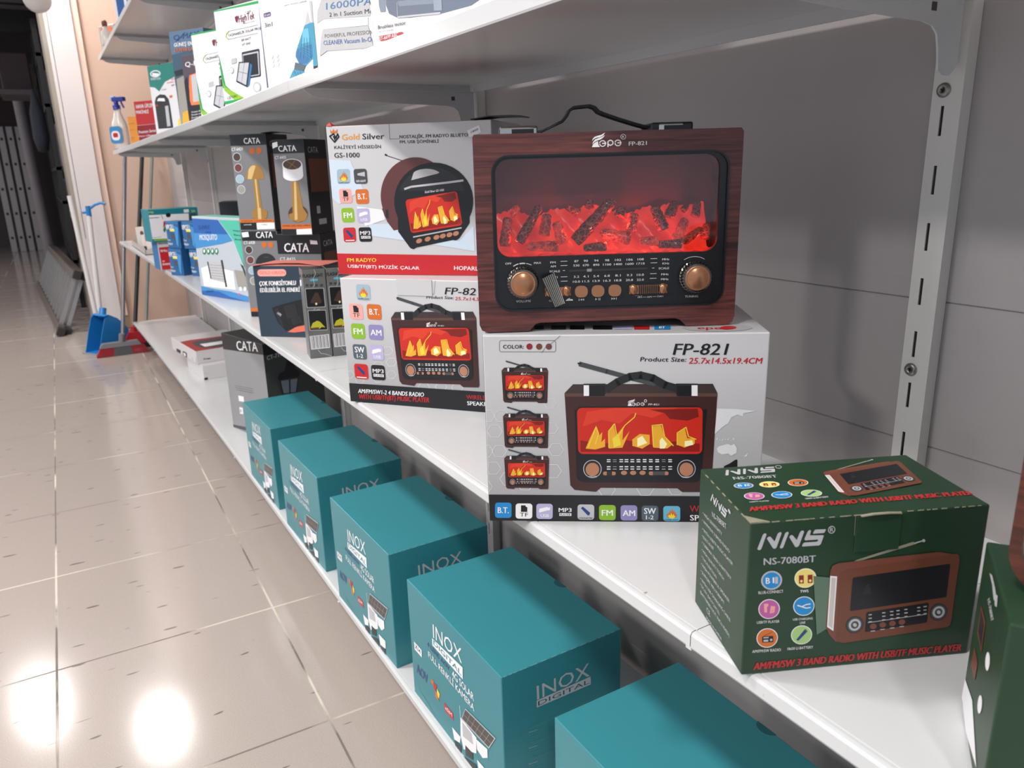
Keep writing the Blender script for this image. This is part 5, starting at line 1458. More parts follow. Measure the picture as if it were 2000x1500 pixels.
def ember(mb):
    m = bpy.data.materials.new('lit_ember_plastic'); m.use_nodes = True; nt = m.node_tree; b = nt.nodes['Principled BSDF']; N = nt.nodes.new; L = nt.links.new
    tc = N('ShaderNodeTexCoord'); n = N('ShaderNodeTexNoise'); n.inputs['Scale'].default_value = 28; n.inputs['Detail'].default_value = 3; L(tc.outputs['Object'], n.inputs['Vector'])
    r = N('ShaderNodeValToRGB'); r.color_ramp.elements[0].position = .35; r.color_ramp.elements[0].color = (.45, .012, .008, 1); r.color_ramp.elements[1].position = .72; r.color_ramp.elements[1].color = (1, .05, .025, 1)
    e3 = r.color_ramp.elements.new(.80); e3.color = (1, .42, .10, 1)
    L(n.outputs['Fac'], r.inputs[0]); L(r.outputs[0], b.inputs['Emission Color']); b.inputs['Emission Strength'].default_value = .62; b.inputs['Base Color'].default_value = srgb('5a0f0c'); b.inputs['Roughness'].default_value = .3
    top = [.113, .116, .118, .113, .110, .113, .117, .117, .114, .118, .122, .118, .113, .114, .111, .114, .117, .116, .119, .119, .116, .119, .120]
    top = [top[int(q)] * (.5 + .5*math.cos(math.pi*(q % 1))) + top[min(int(q) + 1, len(top) - 1)] * (.5 - .5*math.cos(math.pi*(q % 1))) + .0012 * math.sin(q * 9) for q in [k / 4 for k in range(4 * (len(top) - 1) + 1)]]
    nx = len(top); vs = []; fs = []
    for j in range(9):
        for i in range(nx):
            x = .0205 + (.2165) * i / (nx - 1); z = .070 + (top[i] - .070) * j / 8; yy = .051 - .022 * (1 - j / 8) ** 1.5 + .003 * math.sin(i * .5 + j); vs.append((x, yy, z))
    for j in range(8):
        for i in range(nx - 1): a = j*nx + i; fs.append((a, a+1, a+nx+1, a+nx))
    mb.add(vs, fs, m, True)  # upright sheet shaped as the red haze behind the logs, glow built in
    vs = [(x, y, .0748 + .002 * math.sin(x * 400 + y * 300)) for x in [.019 + .2195 * i / 30 for i in range(31)] for y in (.0065, .014, .022, .030, .040)]
    mb.add(vs, [(i*5+j, i*5+j+1, (i+1)*5+j+1, (i+1)*5+j) for i in range(30) for j in range(4)], m, True)
piece('ember_bed_glow', R, ember, 'red lit ember bed with a sheet shaped as the glow behind the logs')
def knob(name, cx, cz, label):
    k = piece(name, R, lambda mb: knurl(mb), label, loc=(cx, .001, cz))
    piece('knob_cap', k, lambda mb: mb.lathe([(0, .0158), (.0098, .0156), (.0104, .0150), (.0112, .0156), (.0122, .0150), (.0124, .0135)], M_copper, Matrix.Rotation(math.pi/2, 4, 'X'), 48), 'copper coloured knob cap')
def knurl(mb):
    n = 60; vs = []; prof = [(.0158, 0), (.0158, .004), (.0150, .0052), (.0150, .0125), (.0138, .0138), (.0122, .0142)]
    for q, (r, z) in enumerate(prof):
        for j in range(n):
            a = 2*math.pi*j/n; rr = r - (.0007 if (j % 2 and q in (2, 3)) else 0); vs.append((rr*math.cos(a), -z, rr*math.sin(a)))
    mb.add(vs, [(i*n+j, i*n+(j+1)%n, (i+1)*n+(j+1)%n, (i+1)*n+j) for i in range(len(prof)-1) for j in range(n)], mat('dark_chrome', '6c6660', .2, metal=1), False)
knob('volume_knob', .0445, .0500, 'ribbed volume knob'); knob('tuning_knob', .2158, .0503, 'ribbed tuning knob')
for x in (.1026, .1192, .1361): piece('push_button', R, lambda mb: mb.prism(rrect(x - .0064, .0388 - .0058, x + .0064, .0388 + .0058, .0050), [], -.0022, .002, M_copper), bevel=.0007)
def slide(x0, x1, z, dark):
    def f(mb):
        mb.prism(rrect(x0 - .002, z - .0062, x1 + .006, z + .0062, .0055), [], .0006, .002, M_bez); mb.box((x0, -.0004, z - .0042), (x1, .001, z + .0042), M_copper)
        for x in (x0 + .0042, x1 - .0042): mb.lathe([(0, .0035), (.003, .0032), (.0045, .002), (.0048, 0)], M_copper, Matrix.Translation((x, .0005, z)) @ Matrix.Rotation(math.pi/2, 4, 'X') @ Matrix.Diagonal((.9, 1.15, 1, 1)), 20)
        x = x0 + .0095
        while x < x1 - .0095: mb.box((x, -.0022, z - .004), (x + .0010, -.0003, z + .004), M_copper if not dark else M_bez); x += .0021
    piece('slide_switch', R, f)
slide(.0665, .0922, .0394, False); slide(.1509, .1889, .0388, True)
piece('tuning_scale', R, lambda mb: (mb.prism(rrect(.0907, .0586, .1690, .0606, .0009), [], .0004, .0011, mat('scale_groove', '2c2d31', .3)), mb.box((.1085, .0000, .0582), (.1132, .0010, .0610), mat('scale_pointer', '9a9896', .4, metal=.4))), 'thin tuning scale slot with grey pointer')
for nm, x0, x1 in (('left', .0262, .0648), ('right', .1790, .2212)):
    def f(mb):
        mb.bbox((x0, .045, .1900), (x1, .100, .1992), .0018, M_bez); mb.bbox((x0 + (.0005 if nm == 'left' else .007), .0435, .1906), (x1 - (.0005 if nm == 'left' else .010), .047, .1978), .0012, M_chrome); mb.box((x0 + .0125, .0428, .1910), (x1 - .004 - (.006 if nm == 'right' else 0), .0436, .1962), M_bez)
    piece('handle_mount', R, f, 'black and chrome handle mount')
def strap(mb):
    pts = [(.060, .1915), (.071, .1950), (.083, .2000), (.0915, .2035), (.0958, .2085), (.0985, .2135), (.1030, .2165), (.111, .2172), (.1195, .2178), (.1245, .2160), (.1285, .2120), (.134, .2095), (.150, .2040), (.166, .1990), (.182, .1945)]
    sm = []
    for a, b in zip(pts[:-1], pts[1:]): sm += [((a[0]*(3-k) + b[0]*k)/3, .072, (a[1]*(3-k) + b[1]*k)/3) for k in range(3)]
    sm.append((pts[-1][0], .072, pts[-1][1])); mb.strip(sm, (0, .018, 0), .0030, mat('black_leatherette', '1b1b1d', .55, bump=.4, nscale=400))
piece('carrying_strap', R, strap, 'creased black carrying strap', bevel=.0006)
def tape(mb):
    a, b, c_, d_ = [Vector((x*mm, -.0165, z*mm)) for x, z in ((62.2, 54.6), (75.5, 59.0), (86.0, 27.8), (75.6, 24.1))]
    a.y = -.0162; b.y = -.004; c_.y = -.0030; d_.y = -.0046
    mt = mat('silver_tape', 'c8c8c4', .25, metal=.6); md = mat('dark_tape_line', '3a3a38', .4)
    for k in range(14):
        t0, t1 = k/14, (k+1)/14; mb.add([a.lerp(b, t0), a.lerp(b, t1), d_.lerp(c_, t1), d_.lerp(c_, t0)], [(0, 1, 2, 3)], mt if k % 2 else md)
tp = piece('striped_tape', R, tape, 'loose strip of silver striped tape over the scale')
for i, (x, yy, zz, e) in enumerate(((.040, .020, .090, .020), (.075, .012, .084, .022), (.100, .030, .100, .020), (.130, .010, .086, .022), (.150, .032, .102, .016), (.175, .020, .088, .022), (.205, .026, .098, .018), (.226, .014, .085, .014))):
    l = bpy.data.lights.new('fire_led', 'POINT'); l.energy = e; l.color = (1, .03, .010); l.shadow_soft_size = .003
    o = bpy.data.objects.new('fire_led', l); COL.objects.link(o); o.parent = R; o.location = (x, yy, zz)

# ================= cartons on the middle shelf =================
C_white = mat('white_gloss_board', 'c6c5c7', .3, noise=.02, nscale=20); C_wdark = mat('raw_board_edge', '5a4a40', .7)
C_black = mat('black_gloss_board', '1a1b1f', .35, noise=.05, nscale=30); C_grey = mat('grey_board', '77777a', .45, noise=.05, nscale=30)
C_red = mat('red_board', 'b8272b', .4, noise=.03)
def silver_print():
    # printed background of the carton fronts: white fading to silver grey towards the lower band
    m = bpy.data.materials.new('silver_fade_print'); m.use_nodes = True; nt = m.node_tree; b = nt.nodes['Principled BSDF']; N = nt.nodes.new; L = nt.links.new
    tc = N('ShaderNodeTexCoord'); sp = N('ShaderNodeSeparateXYZ'); L(tc.outputs['Object'], sp.inputs[0]); mr = N('ShaderNodeMapRange'); mr.inputs['From Min'].default_value = .03; mr.inputs['From Max'].default_value = .165; L(sp.outputs[2], mr.inputs['Value'])
    cr_ = N('ShaderNodeValToRGB'); cr_.color_ramp.elements[0].color = srgb('a6a6a8'); cr_.color_ramp.elements[1].color = srgb('c8c7c9'); L(mr.outputs[0], cr_.inputs[0]); L(cr_.outputs[0], b.inputs['Base Color']); b.inputs['Roughness'].default_value = .3
    return m
C_silver = silver_print()
d = dict(front=C_silver, top=C_white, right=C_white, left=mat('dark_print_side', '3a3432', .5), back=C_white, bottom=C_wdark); d['*'] = C_white  # left side of these cartons is dark brown
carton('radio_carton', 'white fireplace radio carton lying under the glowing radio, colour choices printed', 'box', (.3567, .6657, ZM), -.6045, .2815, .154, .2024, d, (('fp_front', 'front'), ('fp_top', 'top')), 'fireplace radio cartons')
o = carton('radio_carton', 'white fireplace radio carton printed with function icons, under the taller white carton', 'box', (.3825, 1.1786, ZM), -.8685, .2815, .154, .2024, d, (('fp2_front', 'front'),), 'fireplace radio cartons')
piece('tuck_tab', o, lambda mb: mb.bbox((.099, -.0012, .178), (.158, -.0002, .2030), .0002, C_white, 1), 'folded white closing tab')
d = dict(front=C_white, top=C_red, right=mat('soft_white_board', 'c8c8ca', .4), left=C_white, back=C_white, bottom=C_red); d['*'] = C_white
o = carton('round_radio_carton', 'white carton with a round red fireplace radio picture and red bottom band', 'box', (.3950, 1.2199, ZM + .2026), -.80, .2651, .17, .2270, d, (('gs_front', 'front'),))
piece('lid_flap', o, lambda mb: (mb.strip([(.232, .03, .2285), (.262, .025, .2315), (.295, .02, .2310), (.312, .018, .2295)], (0, .05, 0), .0015, C_black),), 'loose dark inner lid flap')
piece('lid_corner', o, lambda mb: mb.add([(.001, -.001, .2275), (.010, -.001, .2275), (.005, .004, .2330), (.012, .012, .2275)], [(0, 1, 2), (1, 3, 2), (0, 2, 3)], C_red), 'bent red corner of the lid')
d = {'*': mat('flashlight_board', '6c6e6c', .35, noise=.35, nscale=25), 'top': C_black}
flt = ['silver grey flashlight carton, left one of the pair', 'silver grey flashlight carton touching the white radio carton']
for i in range(2): carton('flashlight_carton', flt[i], 'box', (.4156 + .0462*i*math.cos(-.16), 1.5109 + .0462*i*math.sin(-.16), ZM), -.16, .0447, .05, .179, d, (('flash_front', 'front'), ('flash_left', 'left')), 'flashlight cartons')
d = {'*': mat('slate_blue_board', '2a3a48', .35, noise=.1, nscale=12), 'top': mat('salmon_board', 'd0786c', .45)}
o = carton('flashlight_carton', 'slate blue hand torch carton with salmon lid beside the two grey flashlight cartons', 'box', (.3852, 1.7981, ZM), -.7633, .17, .1, .163, d, (('orion_front', 'front'),))
piece('lid', o, lambda mb: mb.strip([(.0, .002, .1632), (.05, .03, .1680), (.11, .03, .1675), (.17, .01, .1635)], (.0, .03, 0), .001, mat('salmon_board', 'd0786c', .45)), 'slightly raised salmon lid')
d = {'*': C_grey, 'right': C_black, 'top': C_black}
dz3 = .00012
def cata(lbl, pos, th, w, dd, h, key):
    o = carton('lamp_carton', lbl, 'box', pos, th, w, dd, h, d, ((key, 'front'),), 'black and grey table lamp cartons', dz=dz3)
    def f(mb):
        M = Matrix.Translation((w + .0004, 0, 0)) @ Matrix.Rotation(math.pi/2, 4, 'Z')
        vs, fs = glyphs('CATA', 1); mb.add([M @ Vector((.014 + v[0]*.045, -.0003, h - .030 + v[1]*.013)) for v in vs], fs, ink('ss'))
        mb.box((.012, -.0004, h*.45), (dd*.95, -.0001, h*.80), ink('br'), M)
        mb.box((.03, -.0004, h*.22), (.045, -.0001, h*.30), ink('ss'), M); mb.box((.035, -.0004, h*.10), (.07, -.0001, h*.16), ink('sg'), M)
    piece('side_print', o, f, 'brown and white printing on the dark side')
    return o
cata('upper left lamp carton showing a domed brass table lamp', (.4256, 2.0729, .8550), -.79, .100, .1, .2338, 'cata1_front')
cata('lower left lamp carton with a sphere, under the domed brass lamp carton', (.4256, 2.0729, ZM), -.79, .102, .1, .2206, 'cata3_front')
cata('upper right lamp carton showing a brass lamp with a white drum shade', (.4728, 1.857, .8550), -.8155, .0807, .1, .2131, 'cata2_front')
cata('broad lower right lamp carton under the drum shade lamp carton', (.47, 1.90, ZM), -.80, .115, .115, .2206, 'cata4_front')
piece('lid_flap', COL.objects['lamp_carton'], lambda mb: mb.strip([(.09, .02, .235), (.115, .03, .2375), (.135, .04, .2345)], (.0, .05, 0), .0012, C_black), 'loose black lid flap')
for i, (x, y, z, w) in enumerate(((.56, 3.05, ZM, .24), (.56, 3.05, ZM + .1315, .24))):
    carton('lamp_carton', ['dark carton standing behind the mosquito carton, lower one', 'dark carton behind the mosquito carton with only its top edge showing'][i], 'box', (x, y, z), -.3, .16, .14, .130, {'*': C_black}, (), None)
d = {'*': mat('pale_print_board', 'b4bcc4', .35, noise=.03), 'top': mat('mint_board', '7cc0b0', .4), 'left': mat('blue_board', '2c6ea4', .4)}
carton('mosquito_killer_carton', 'blue white and green mosquito killer lamp carton', 'box', (.3867, 2.5631, ZM), -1.24, .2674, .068, .2408, d, (('mosq_front', 'front'),), dz=.0002)
d = {'*': mat('cobalt_board', '245a8c', .4, noise=.12, nscale=60)}
u = Vector((math.cos(-1.06), math.sin(-1.06), 0)); P0 = Vector((.3786, 3.1604, ZM)); v_ = Vector((-u.y, u.x, 0))
for i, (a, b, z, l) in enumerate(((0, 0, 0, 'blue adapter carton, bottom left of the block of four'), (.102, .012, 0, 'blue adapter carton, bottom right of the block of four'), (-.002, .006, .0995, 'blue adapter carton, top left of the block of four'), (.086, .008, .0995, 'blue adapter carton, top right of the block of four'))):
    p = P0 + u*a + v_*b + Vector((0, 0, z)); carton('adapter_carton', l, 'box', p, -1.06, .0721, .05, .099, d, (('vip_front', 'front'),), 'small blue adapter cartons', dz=.0003)
d = {'*': mat('teal_board', '1c7c88', .4, noise=.04)}
carton('power_supply_carton', 'teal and white adapter carton stacked on the red and white one', 'box', (.349, 3.337, ZM + .1110), .155, .187, .10, .1243, d, (('trio_front', 'front'),), dz=.0003)
d = {'*': mat('white_board_b', 'cccacc', .4), 'left': mat('blue_board', '2c6ea4', .4)}
carton('power_supply_carton', 'white adapter carton with a red label under the teal one', 'box', (.3654, 3.3513, ZM), .10, .187, .10, .1108, d, (('trio2_front', 'front'),), dz=.0003)
# clear tray with small packets at the shelf end
T = empty('plastic_tray', (.385, 4.05, ZM), 'clear plastic tray at the far end of the middle shelf', 'tray')
clr = mat('cloudy_clear_plastic', 'b8b0a8', .25)
piece('tray_body', T, lambda mb: (mb.box((0, 0, 0), (.22, .62, .003), clr), mb.box((0, .0, 0), (.002, .62, .03), clr), mb.box((.218, 0, 0), (.22, .62, .12), clr), mb.prism([(0, 0), (.218, 0), (.218, .14), (.10, .14), (0, .02)], [], .617, .62, clr), mb.prism([(0, 0), (.218, 0), (.218, .10), (0, .02)], [], 0, .003, clr)))
for i, (x, y, th, hh, l) in enumerate(((.40, 4.52, -.9, .10, 'white packet with a dark dot leaning in the clear tray'), (.43, 4.40, -.9, .105, 'tall pale packet standing behind the pinkish packet in the tray'), (.395, 4.22, -1.1, .08, 'pinkish printed packet tilted in the clear tray'), (.40, 4.10, -1.1, .06, 'low white packet at the near end of the clear tray'), (.45, 4.25, -1.0, .11, 'grey white packet at the back of the clear tray'))):
    def f(mb, i=i, hh=hh):
        mb.bbox((0, 0, 0), (.12, .03, hh), .001, mat('packet_white', 'd4ceca', .5)); 
        if i == 0: mb.lathe([(0, .0006), (.012, .0006)], ink('mr'), Matrix.Translation((.04, -.0004, .07)) @ Matrix.Rotation(math.pi/2, 4, 'X'), 20)
        if i == 2: mb.box((.02, -.0006, .035), (.11, -.0002, hh - .004), ink('pk2')); mb.box((.01, -.0006, .008), (.11, -.0002, .026), ink('dg'))
        if i in (1, 4): mb.box((.01, -.0006, .02), (.02, -.0002, hh - .02), ink('dg'))
    mb = MB(); f(mb); o = mb.obj('small_packet', None, (x, y, ZM + .004), th); tag(o, l, 'packet', 'small packets in the clear tray')

# ================= near green radio cartons =================
C_green = mat('bottle_green_board', '1d3a25', .42, noise=.22, nscale=14, bump=.1); C_worn = mat('worn_board_edge', '8a8672', .8, noise=.3, nscale=80)
def green(lbl, pos, th, keys):
    o = carton('radio_carton', lbl, 'box', pos, th, .1784, .1010, .1228, {'*': C_green}, keys, 'green radio cartons', bevel=.0014)
    return o
o = green('whole green radio carton with a brown radio picture in front of the upright', (.3858, .3377, ZM), -.4234, (('nns_front', 'front'), ('nns_top', 'top'), ('nns_left', 'left')))
def worn(mb):
    for k in range(26):
        x = .004 + .0066*k + random.uniform(-.002, .002); mb.box((x, -.0004, .1222 + random.uniform(0, .0003)), (x + random.uniform(.002, .006), .0002, .1229), C_worn)
    mb.box((.0, .0, .1225), (.010, .0016, .1232), C_worn); mb.prism([(0, 0), (.014, .0), (.0, .012)], [], .1222, .1231, C_worn, 'xy')
    for k in range(7): y = .01 + .012*k; mb.box((-.0004, y, .1223), (.0003, y + .006, .1229), C_worn)
piece('worn_edges', o, worn, 'pale worn cardboard along the lid edge')
piece('tuck_tab', o, lambda mb: (mb.bbox((.0775, -.0011, .094), (.1110, -.0003, .1215), .0002, C_green, 1), mb.strip([(.080, -.001, .1222), (.088, -.0024, .1238), (.100, -.0020, .1236), (.110, -.001, .1224)], (0, .0025, 0), .0008, C_worn)), 'green closing tab with bulging fold')
green('green radio carton cut by the right frame edge under the brown radio', (.4084, .1783, ZM), -.9631, (('nns2_left', 'left'),))
R2 = empty('table_radio', (.440, .199, ZM + .1232), 'brown wooden radio at the right frame edge, standing on a green carton', 'radio', -1.25)
M_wood2 = wood('walnut_veneer', '34180f', '5c2e20', .8)
def cab2(mb):
    a = rrect(0, 0, .172, .150, .026); mb.prism(a, [rrect(.006, .006, .166, .144, .021)[::-1]], 0, .010, M_wood2); mb.prism(a, [], .010, .07, M_wood2)
piece('cabinet', R2, cab2, bevel=.001)
piece('clear_front', R2, lambda mb: mb.prism(rrect(.006, .006, .166, .144, .021), [], .004, .010, mat('mirror_front', 'a8a49c', .08, metal=.9)), 'glossy reflecting front')

# ================= upper shelf goods =================
d = {'*': mat('bright_white_board', 'e4e2e6', .3, noise=.01), 'top': ink('dgn2')}
carton('solar_light_box', 'larger white and green solar projector box, nearer of the pair', 'box', (.405, 1.98, ztop(1.98) + .0028), -1.218, .25, .09, 0.2037, d, (('ht2_front', 'front'),), 'white and green solar projector boxes', dz=.00015)
carton('solar_light_box', 'white and green solar projector box half hidden behind its twin', 'box', (.4321, 2.4456, ztop(2.4456) + .0014), -1.14, .22, .09, 0.2279, d, (('ht1_front', 'front'),), 'white and green solar projector boxes', dz=.00015)
carton('floodlight_box', 'dark purple sunset picture lamp box with glowing orange frame', 'box', (.4474, 2.7468, ztop(2.7468) + .0004), -1.18, .16, .07, 0.2099, {'*': mat('dusk_purple_board', '4c424c', .4, noise=.1, nscale=5)}, (('qmd_front', 'front'),), dz=.0002)
carton('solar_wall_lamp_box', 'tall slate blue solar wall lamp box behind the dark purple one', 'box', (.4519, 2.9481, ztop(2.9481) + .0004), -1.02, .16, .05, 0.3081, {'*': mat('steel_blue_board', '54708c', .4, noise=.08, nscale=5), 'top': mat('straw_board', 'dcc090', .5)}, (('qmb_front', 'front'),), dz=.0002)
carton('lantern_box', 'white and teal carton picturing an arched black lantern', 'box', (.4457, 3.54, ztop(3.54) + .0004), -1.154, .19, .08, 0.2713, {'*': mat('white_board_c', 'dedce0', .35)}, (('ever_front', 'front'),), dz=.0003)
carton('air_blower_box', 'red air blower carton beside the orange carton', 'box', (.4476, 4.1933, ztop(4.1933) + .0004), -.97, .15, .09, 0.1937, {'*': C_red}, (('red_front', 'front'),), dz=.0004)
carton('orange_carton', 'small orange carton behind the spray bottle', 'box', (.4516, 4.60, ztop(4.60) + .0004), -.86, .12, .09, 0.1537, {'*': mat('orange_board', 'e09038', .45)}, (('orange_front', 'front'),), dz=.0004)
dv = {'*': mat('bright_white_board', 'e4e2e6', .3), 'left': mat('purple_spine', '4a4060', .4)}
carton('vacuum_cleaner_box', 'white vacuum cleaner box with a blue cyclone nozzle and dark purple edge', 'box', (.4153, 1.6229, ztop(1.6229) + .0004), -1.42, .27, .1, .40, dv, (('vac1_front', 'front'),), 'white vacuum cleaner boxes', dz=.00012)
carton('vacuum_cleaner_box', 'white and grey vacuum cleaner box with large blue suction power figures', 'box', (.3972, 1.2242, ztop(1.2242) + .0004), -1.5266, .1983, .09, .40, {'*': MATS['bright_white_board']}, (('vac2_front', 'front'),), 'white vacuum cleaner boxes', dz=.0001)
carton('vacuum_cleaner_box', 'white vacuum cleaner box with a big grey motor picture and red model tag', 'box', (.3985, 1.006, ztop(1.006) + .0004), -1.50, .36, .1, .40, {'*': MATS['bright_white_board']}, (('vac3_front', 'front'),), 'white vacuum cleaner boxes', dz=.0001)
B_ = empty('spray_bottle', (.425, 4.78, ztop(4.78) + .0004), 'trigger spray bottle with blue head at the far end of the upper shelf', 'bottle', -.9)
piece('bottle_body', B_, lambda mb: mb.lathe([(0, 0), (.036, 0), (.040, .006), (.041, .09), (.038, .13), (.026, .16), (.018, .185), (.017, .205), (0, .205)], mat('cloudy_bottle', 'd4ccc6', .25, noise=.03), Matrix.Diagonal((1.15, .75, 1, 1))))
piece('label', B_, lambda mb: (mb.prism(rrect(-.040, .03, .040, .115, .015), [], -.0335, -.0325, ink('bl3')), mb.prism(rrect(-.030, .045, .028, .092, .02), [], -.0345, -.0335, ink('w')), mb.prism(rrect(-.018, .06, .016, .082, .008), [], -.0352, -.0345, ink('r'))), 'blue and white bottle label with a red sign')
piece('trigger_head', B_, lambda mb: (mb.lathe([(.019, .200), (.019, .222), (.012, .225), (.012, .245)], mat('cobalt_plastic', '2c3a94', .3), None, 20), mb.bbox((-.018, -.012, .240), (.060, .012, .262), .004, mat('cobalt_plastic', '2c3a94', .3)), mb.bbox((-.030, -.010, .246), (.0, .010, .268), .004, mat('pale_blue_plastic', 'a8b4d0', .3)), mb.tube([(.034, 0, .243), (.040, 0, .225), (.050, 0, .208)], .005, mat('cobalt_plastic', '2c3a94', .3))))

# goods on the topmost shelf
Z3 = 1.6245
blab = ['blue picture box in a white border on the topmost shelf, left one', 'white box with a blue picture on the topmost shelf, right one']
for i, (x, y) in enumerate(((.425, 4.16), (.43, 3.83))):
    def f(mb):
        mb.bbox((0, 0, 0), (.20, .04, .27), .001, mat('bright_white_board', 'e4e2e6', .3)); mb.box((.02, -.0008, .02), (.17, -.0003, .262), ink('bl5')); mb.box((.10, -.0016, .12), (.15, -.0009, .17), ink('bg'))
    mb = MB(); f(mb); tag(mb.obj('picture_box', None, (x, y, Z3), -1.1), blab[i], 'box', 'blue picture boxes on the topmost shelf')
Q = empty('small_bottle', (.415, 4.62, Z3), 'small bottle with a dark red cap and salmon label on the topmost shelf', 'bottle')
piece('bottle_body', Q, lambda mb: mb.lathe([(0, 0), (.022, 0), (.024, .01), (.024, .06), (.010, .080), (.010, .092), (0, .092)], mat('cloudy_bottle', 'd4ccc6', .25)))
piece('cap', Q, lambda mb: mb.lathe([(0, .090), (.012, .090), (.013, .110), (.008, .118), (0, .12)], ink('mr')))
mb = MB(); mb.bbox((0, 0, 0), (.14, .03, .13), .002, mat('cloudy_clear_plastic', 'b8b0a8', .25)); mb.box((.02, -.0012, .03), (.12, -.0004, .12), ink('or3')); mb.lathe([(0, .001), (.02, .001)], ink('r'), Matrix.Translation((.07, -.0012, .04)) @ Matrix.Rotation(math.pi/2, 4, 'X'), 20)
tag(mb.obj('small_packet', None, (.408, 4.90, Z3), -1.1), 'clear packet with a salmon red label at the very end of the topmost shelf', 'packet')

# ================= bottom shelf goods =================
C_teal = mat('teal_gloss_board', '32808a', .34, noise=.03, nscale=6)
tb = MB(); tb.bbox((0, 0, 0), (.192, .287, .22), .0014, {'*': C_teal})
for key, fc_ in (('inox_left', 'left'), ('inox_front', 'front')): draw(tb, key, fc_, .192, .287, .22, .00012)
lab = ['teal camera box cut off by the bottom frame edge, nearest of the row', 'second teal camera box from the near end, lettering fully visible', 'middle teal camera box of the row of five', 'fourth teal camera box, creased at its lower front corner', 'farthest teal camera box beside the grey outdoor lamp carton']
first = None
for i, (x, y, th, sc) in enumerate(((.416, .348, 0, 1), (.406, .742, .012, (1.02, 1.03, .955)), (.4014, 1.110, .0254, 1), (.4016, 1.5064, .0244, 1), (.3995, 1.8856, .0175, (.98, 1, 1)))):
    if first is None:
        o = tb.obj('camera_box', None, (x, y, ZB), th); first = o
        nt_ = piece('thumb_notch', o, lambda mb: (mb.prism([(.192 + .0004 - .010*math.sin(math.pi*k/10), .143 + .013*math.cos(math.pi*k/10)) for k in range(11)], [], .2192, .2203, mat('notch_shadow_board', '1e5a62', .5), 'xy'),), 'half round thumb notch in the lid')
        wr = piece('worn_edge', o, lambda mb: [mb.box((.004 + .0078*k + .002*math.sin(k*3), -.0003, .2192), (.004 + .0078*k + .002*math.sin(k*3) + .004, .0004, .2202), mat('worn_teal_edge', '6a9a9a', .7)) for k in range(23)], 'pale worn edge of the lid')
        parts = (nt_, wr)
    else:
        o = first.copy(); COL.objects.link(o); o.location = (x, y, ZB); o.rotation_euler = (0, 0, th)
        for p_ in parts: c_ = p_.copy(); COL.objects.link(c_); c_.parent = o
    if sc != 1: o.scale = sc
    tag(o, lab[i], 'box', 'teal camera boxes on the bottom shelf')
d = {'*': mat('grey_board_b', '8c8c8e', .45, noise=.05, nscale=20), 'front': mat('charcoal_board', '3c3e3e', .4, noise=.1, nscale=10), 'top': C_black}
carton('outdoor_lamp_carton', 'tall grey and black carton picturing an outdoor lantern behind the teal boxes', 'box', (.5108, 2.3817, ZB), .2468, .20, .28, .3304, d, (('cata7_left', 'left'), ('cata7_front', 'front')), dz=.00015)
d = {'*': mat('white_board_d', 'd0cccc', .4)}
carton('slim_white_box', 'white box with a red printed lid lying on another white box', 'box', (.4578, 3.4139, ZB + .0625), .1148, .25, .39, .0552, d, (('redtop_top', 'top'), ('redtop_left', 'left'), ('redtop_front', 'front')), 'slim white boxes on the bottom shelf', dz=.0003)
carton('slim_white_box', 'plain white box under the one with the red lid', 'box', (.47, 3.37, ZB), .06, .25, .3, .062, d, (('redlow_front', 'front'),), 'slim white boxes on the bottom shelf', dz=.0003)

# ================= cleaning tools =================
M_blue = mat('bright_blue_plastic', '1d78bc', .35); M_pole = mat('white_tube', 'd8d4d2', .35); M_greyp = mat('grey_tube', '77777c', .3, metal=.4); M_redp = mat('red_plastic', 'b02430', .4)
D = empty('dustpan', (.195, 5.10, 0), 'blue long handled dustpan leaning by the white pillar', 'dustpan')
def scoop(mb):
    n = 12
    for side, x in ((0, -.055), (1, .075)): mb.prism([(-.10, 0), (.13, 0), (.13, .03), (.10, .13), (.05, .19), (.0, .22), (-.03, .20), (-.06, .12)], [], x, x + .004, M_blue, 'yz')
    pr = [(.13, .03), (.115, .09), (.085, .15), (.05, .19), (.0, .22), (-.03, .215)]
    vs = [(x, y, z) for y, z in pr for x in (-.055, .079)]; mb.add(vs, [(2*k, 2*k+1, 2*k+3, 2*k+2) for k in range(len(pr)-1)], M_blue)
    mb.box((-.055, -.11, 0), (.079, .13, .004), M_blue); mb.box((-.055, .125, 0), (.079, .131, .035), M_blue)
    mb.tube([(.01, .0, .20), (.0, .02, .25)], .02, M_blue)
piece('scoop', D, scoop, rz=-1.05)
piece('front_lip', D, lambda mb: mb.box((-.058, -.118, 0), (.082, -.106, .006), mat('grey_lip', '8a8684', .6)), rz=-1.05)
piece('handle', D, lambda mb: (mb.tube([(.0, .02, .24), (.033, .08, .80)], .0135, M_pole),))
piece('grip', D, lambda mb: (mb.tube([(.032, .078, .775), (.0335, .081, .835)], .014, M_blue), mb.tube([(.034, .08, .815), (.07, .07, .840), (.10, .06, .850), (.125, .05, .843)], .0075, M_blue), mb.tube([(.034, .08, .80), (.0, .085, .80)], .008, M_blue)), 'blue hooked grip')
P1 = empty('mop', (.165, 5.36, 0), 'plain white tube pole standing behind the blue dustpan', 'mop')
piece('handle', P1, lambda mb: mb.tube([(.02, .0, .02), (-.012, .10, .89)], .0135, M_pole)); piece('mop_head', P1, lambda mb: mb.bbox((-.02, -.03, 0), (.06, .03, .03), .004, M_pole))
G = empty('broom', (.27, 4.92, 0), 'broom with a grey pole and grey and red brush head', 'broom')
piece('handle', G, lambda mb: mb.tube([(.003, 0, .055), (.205, .30, 1.16)], .0115, M_greyp), 'grey metal pole')
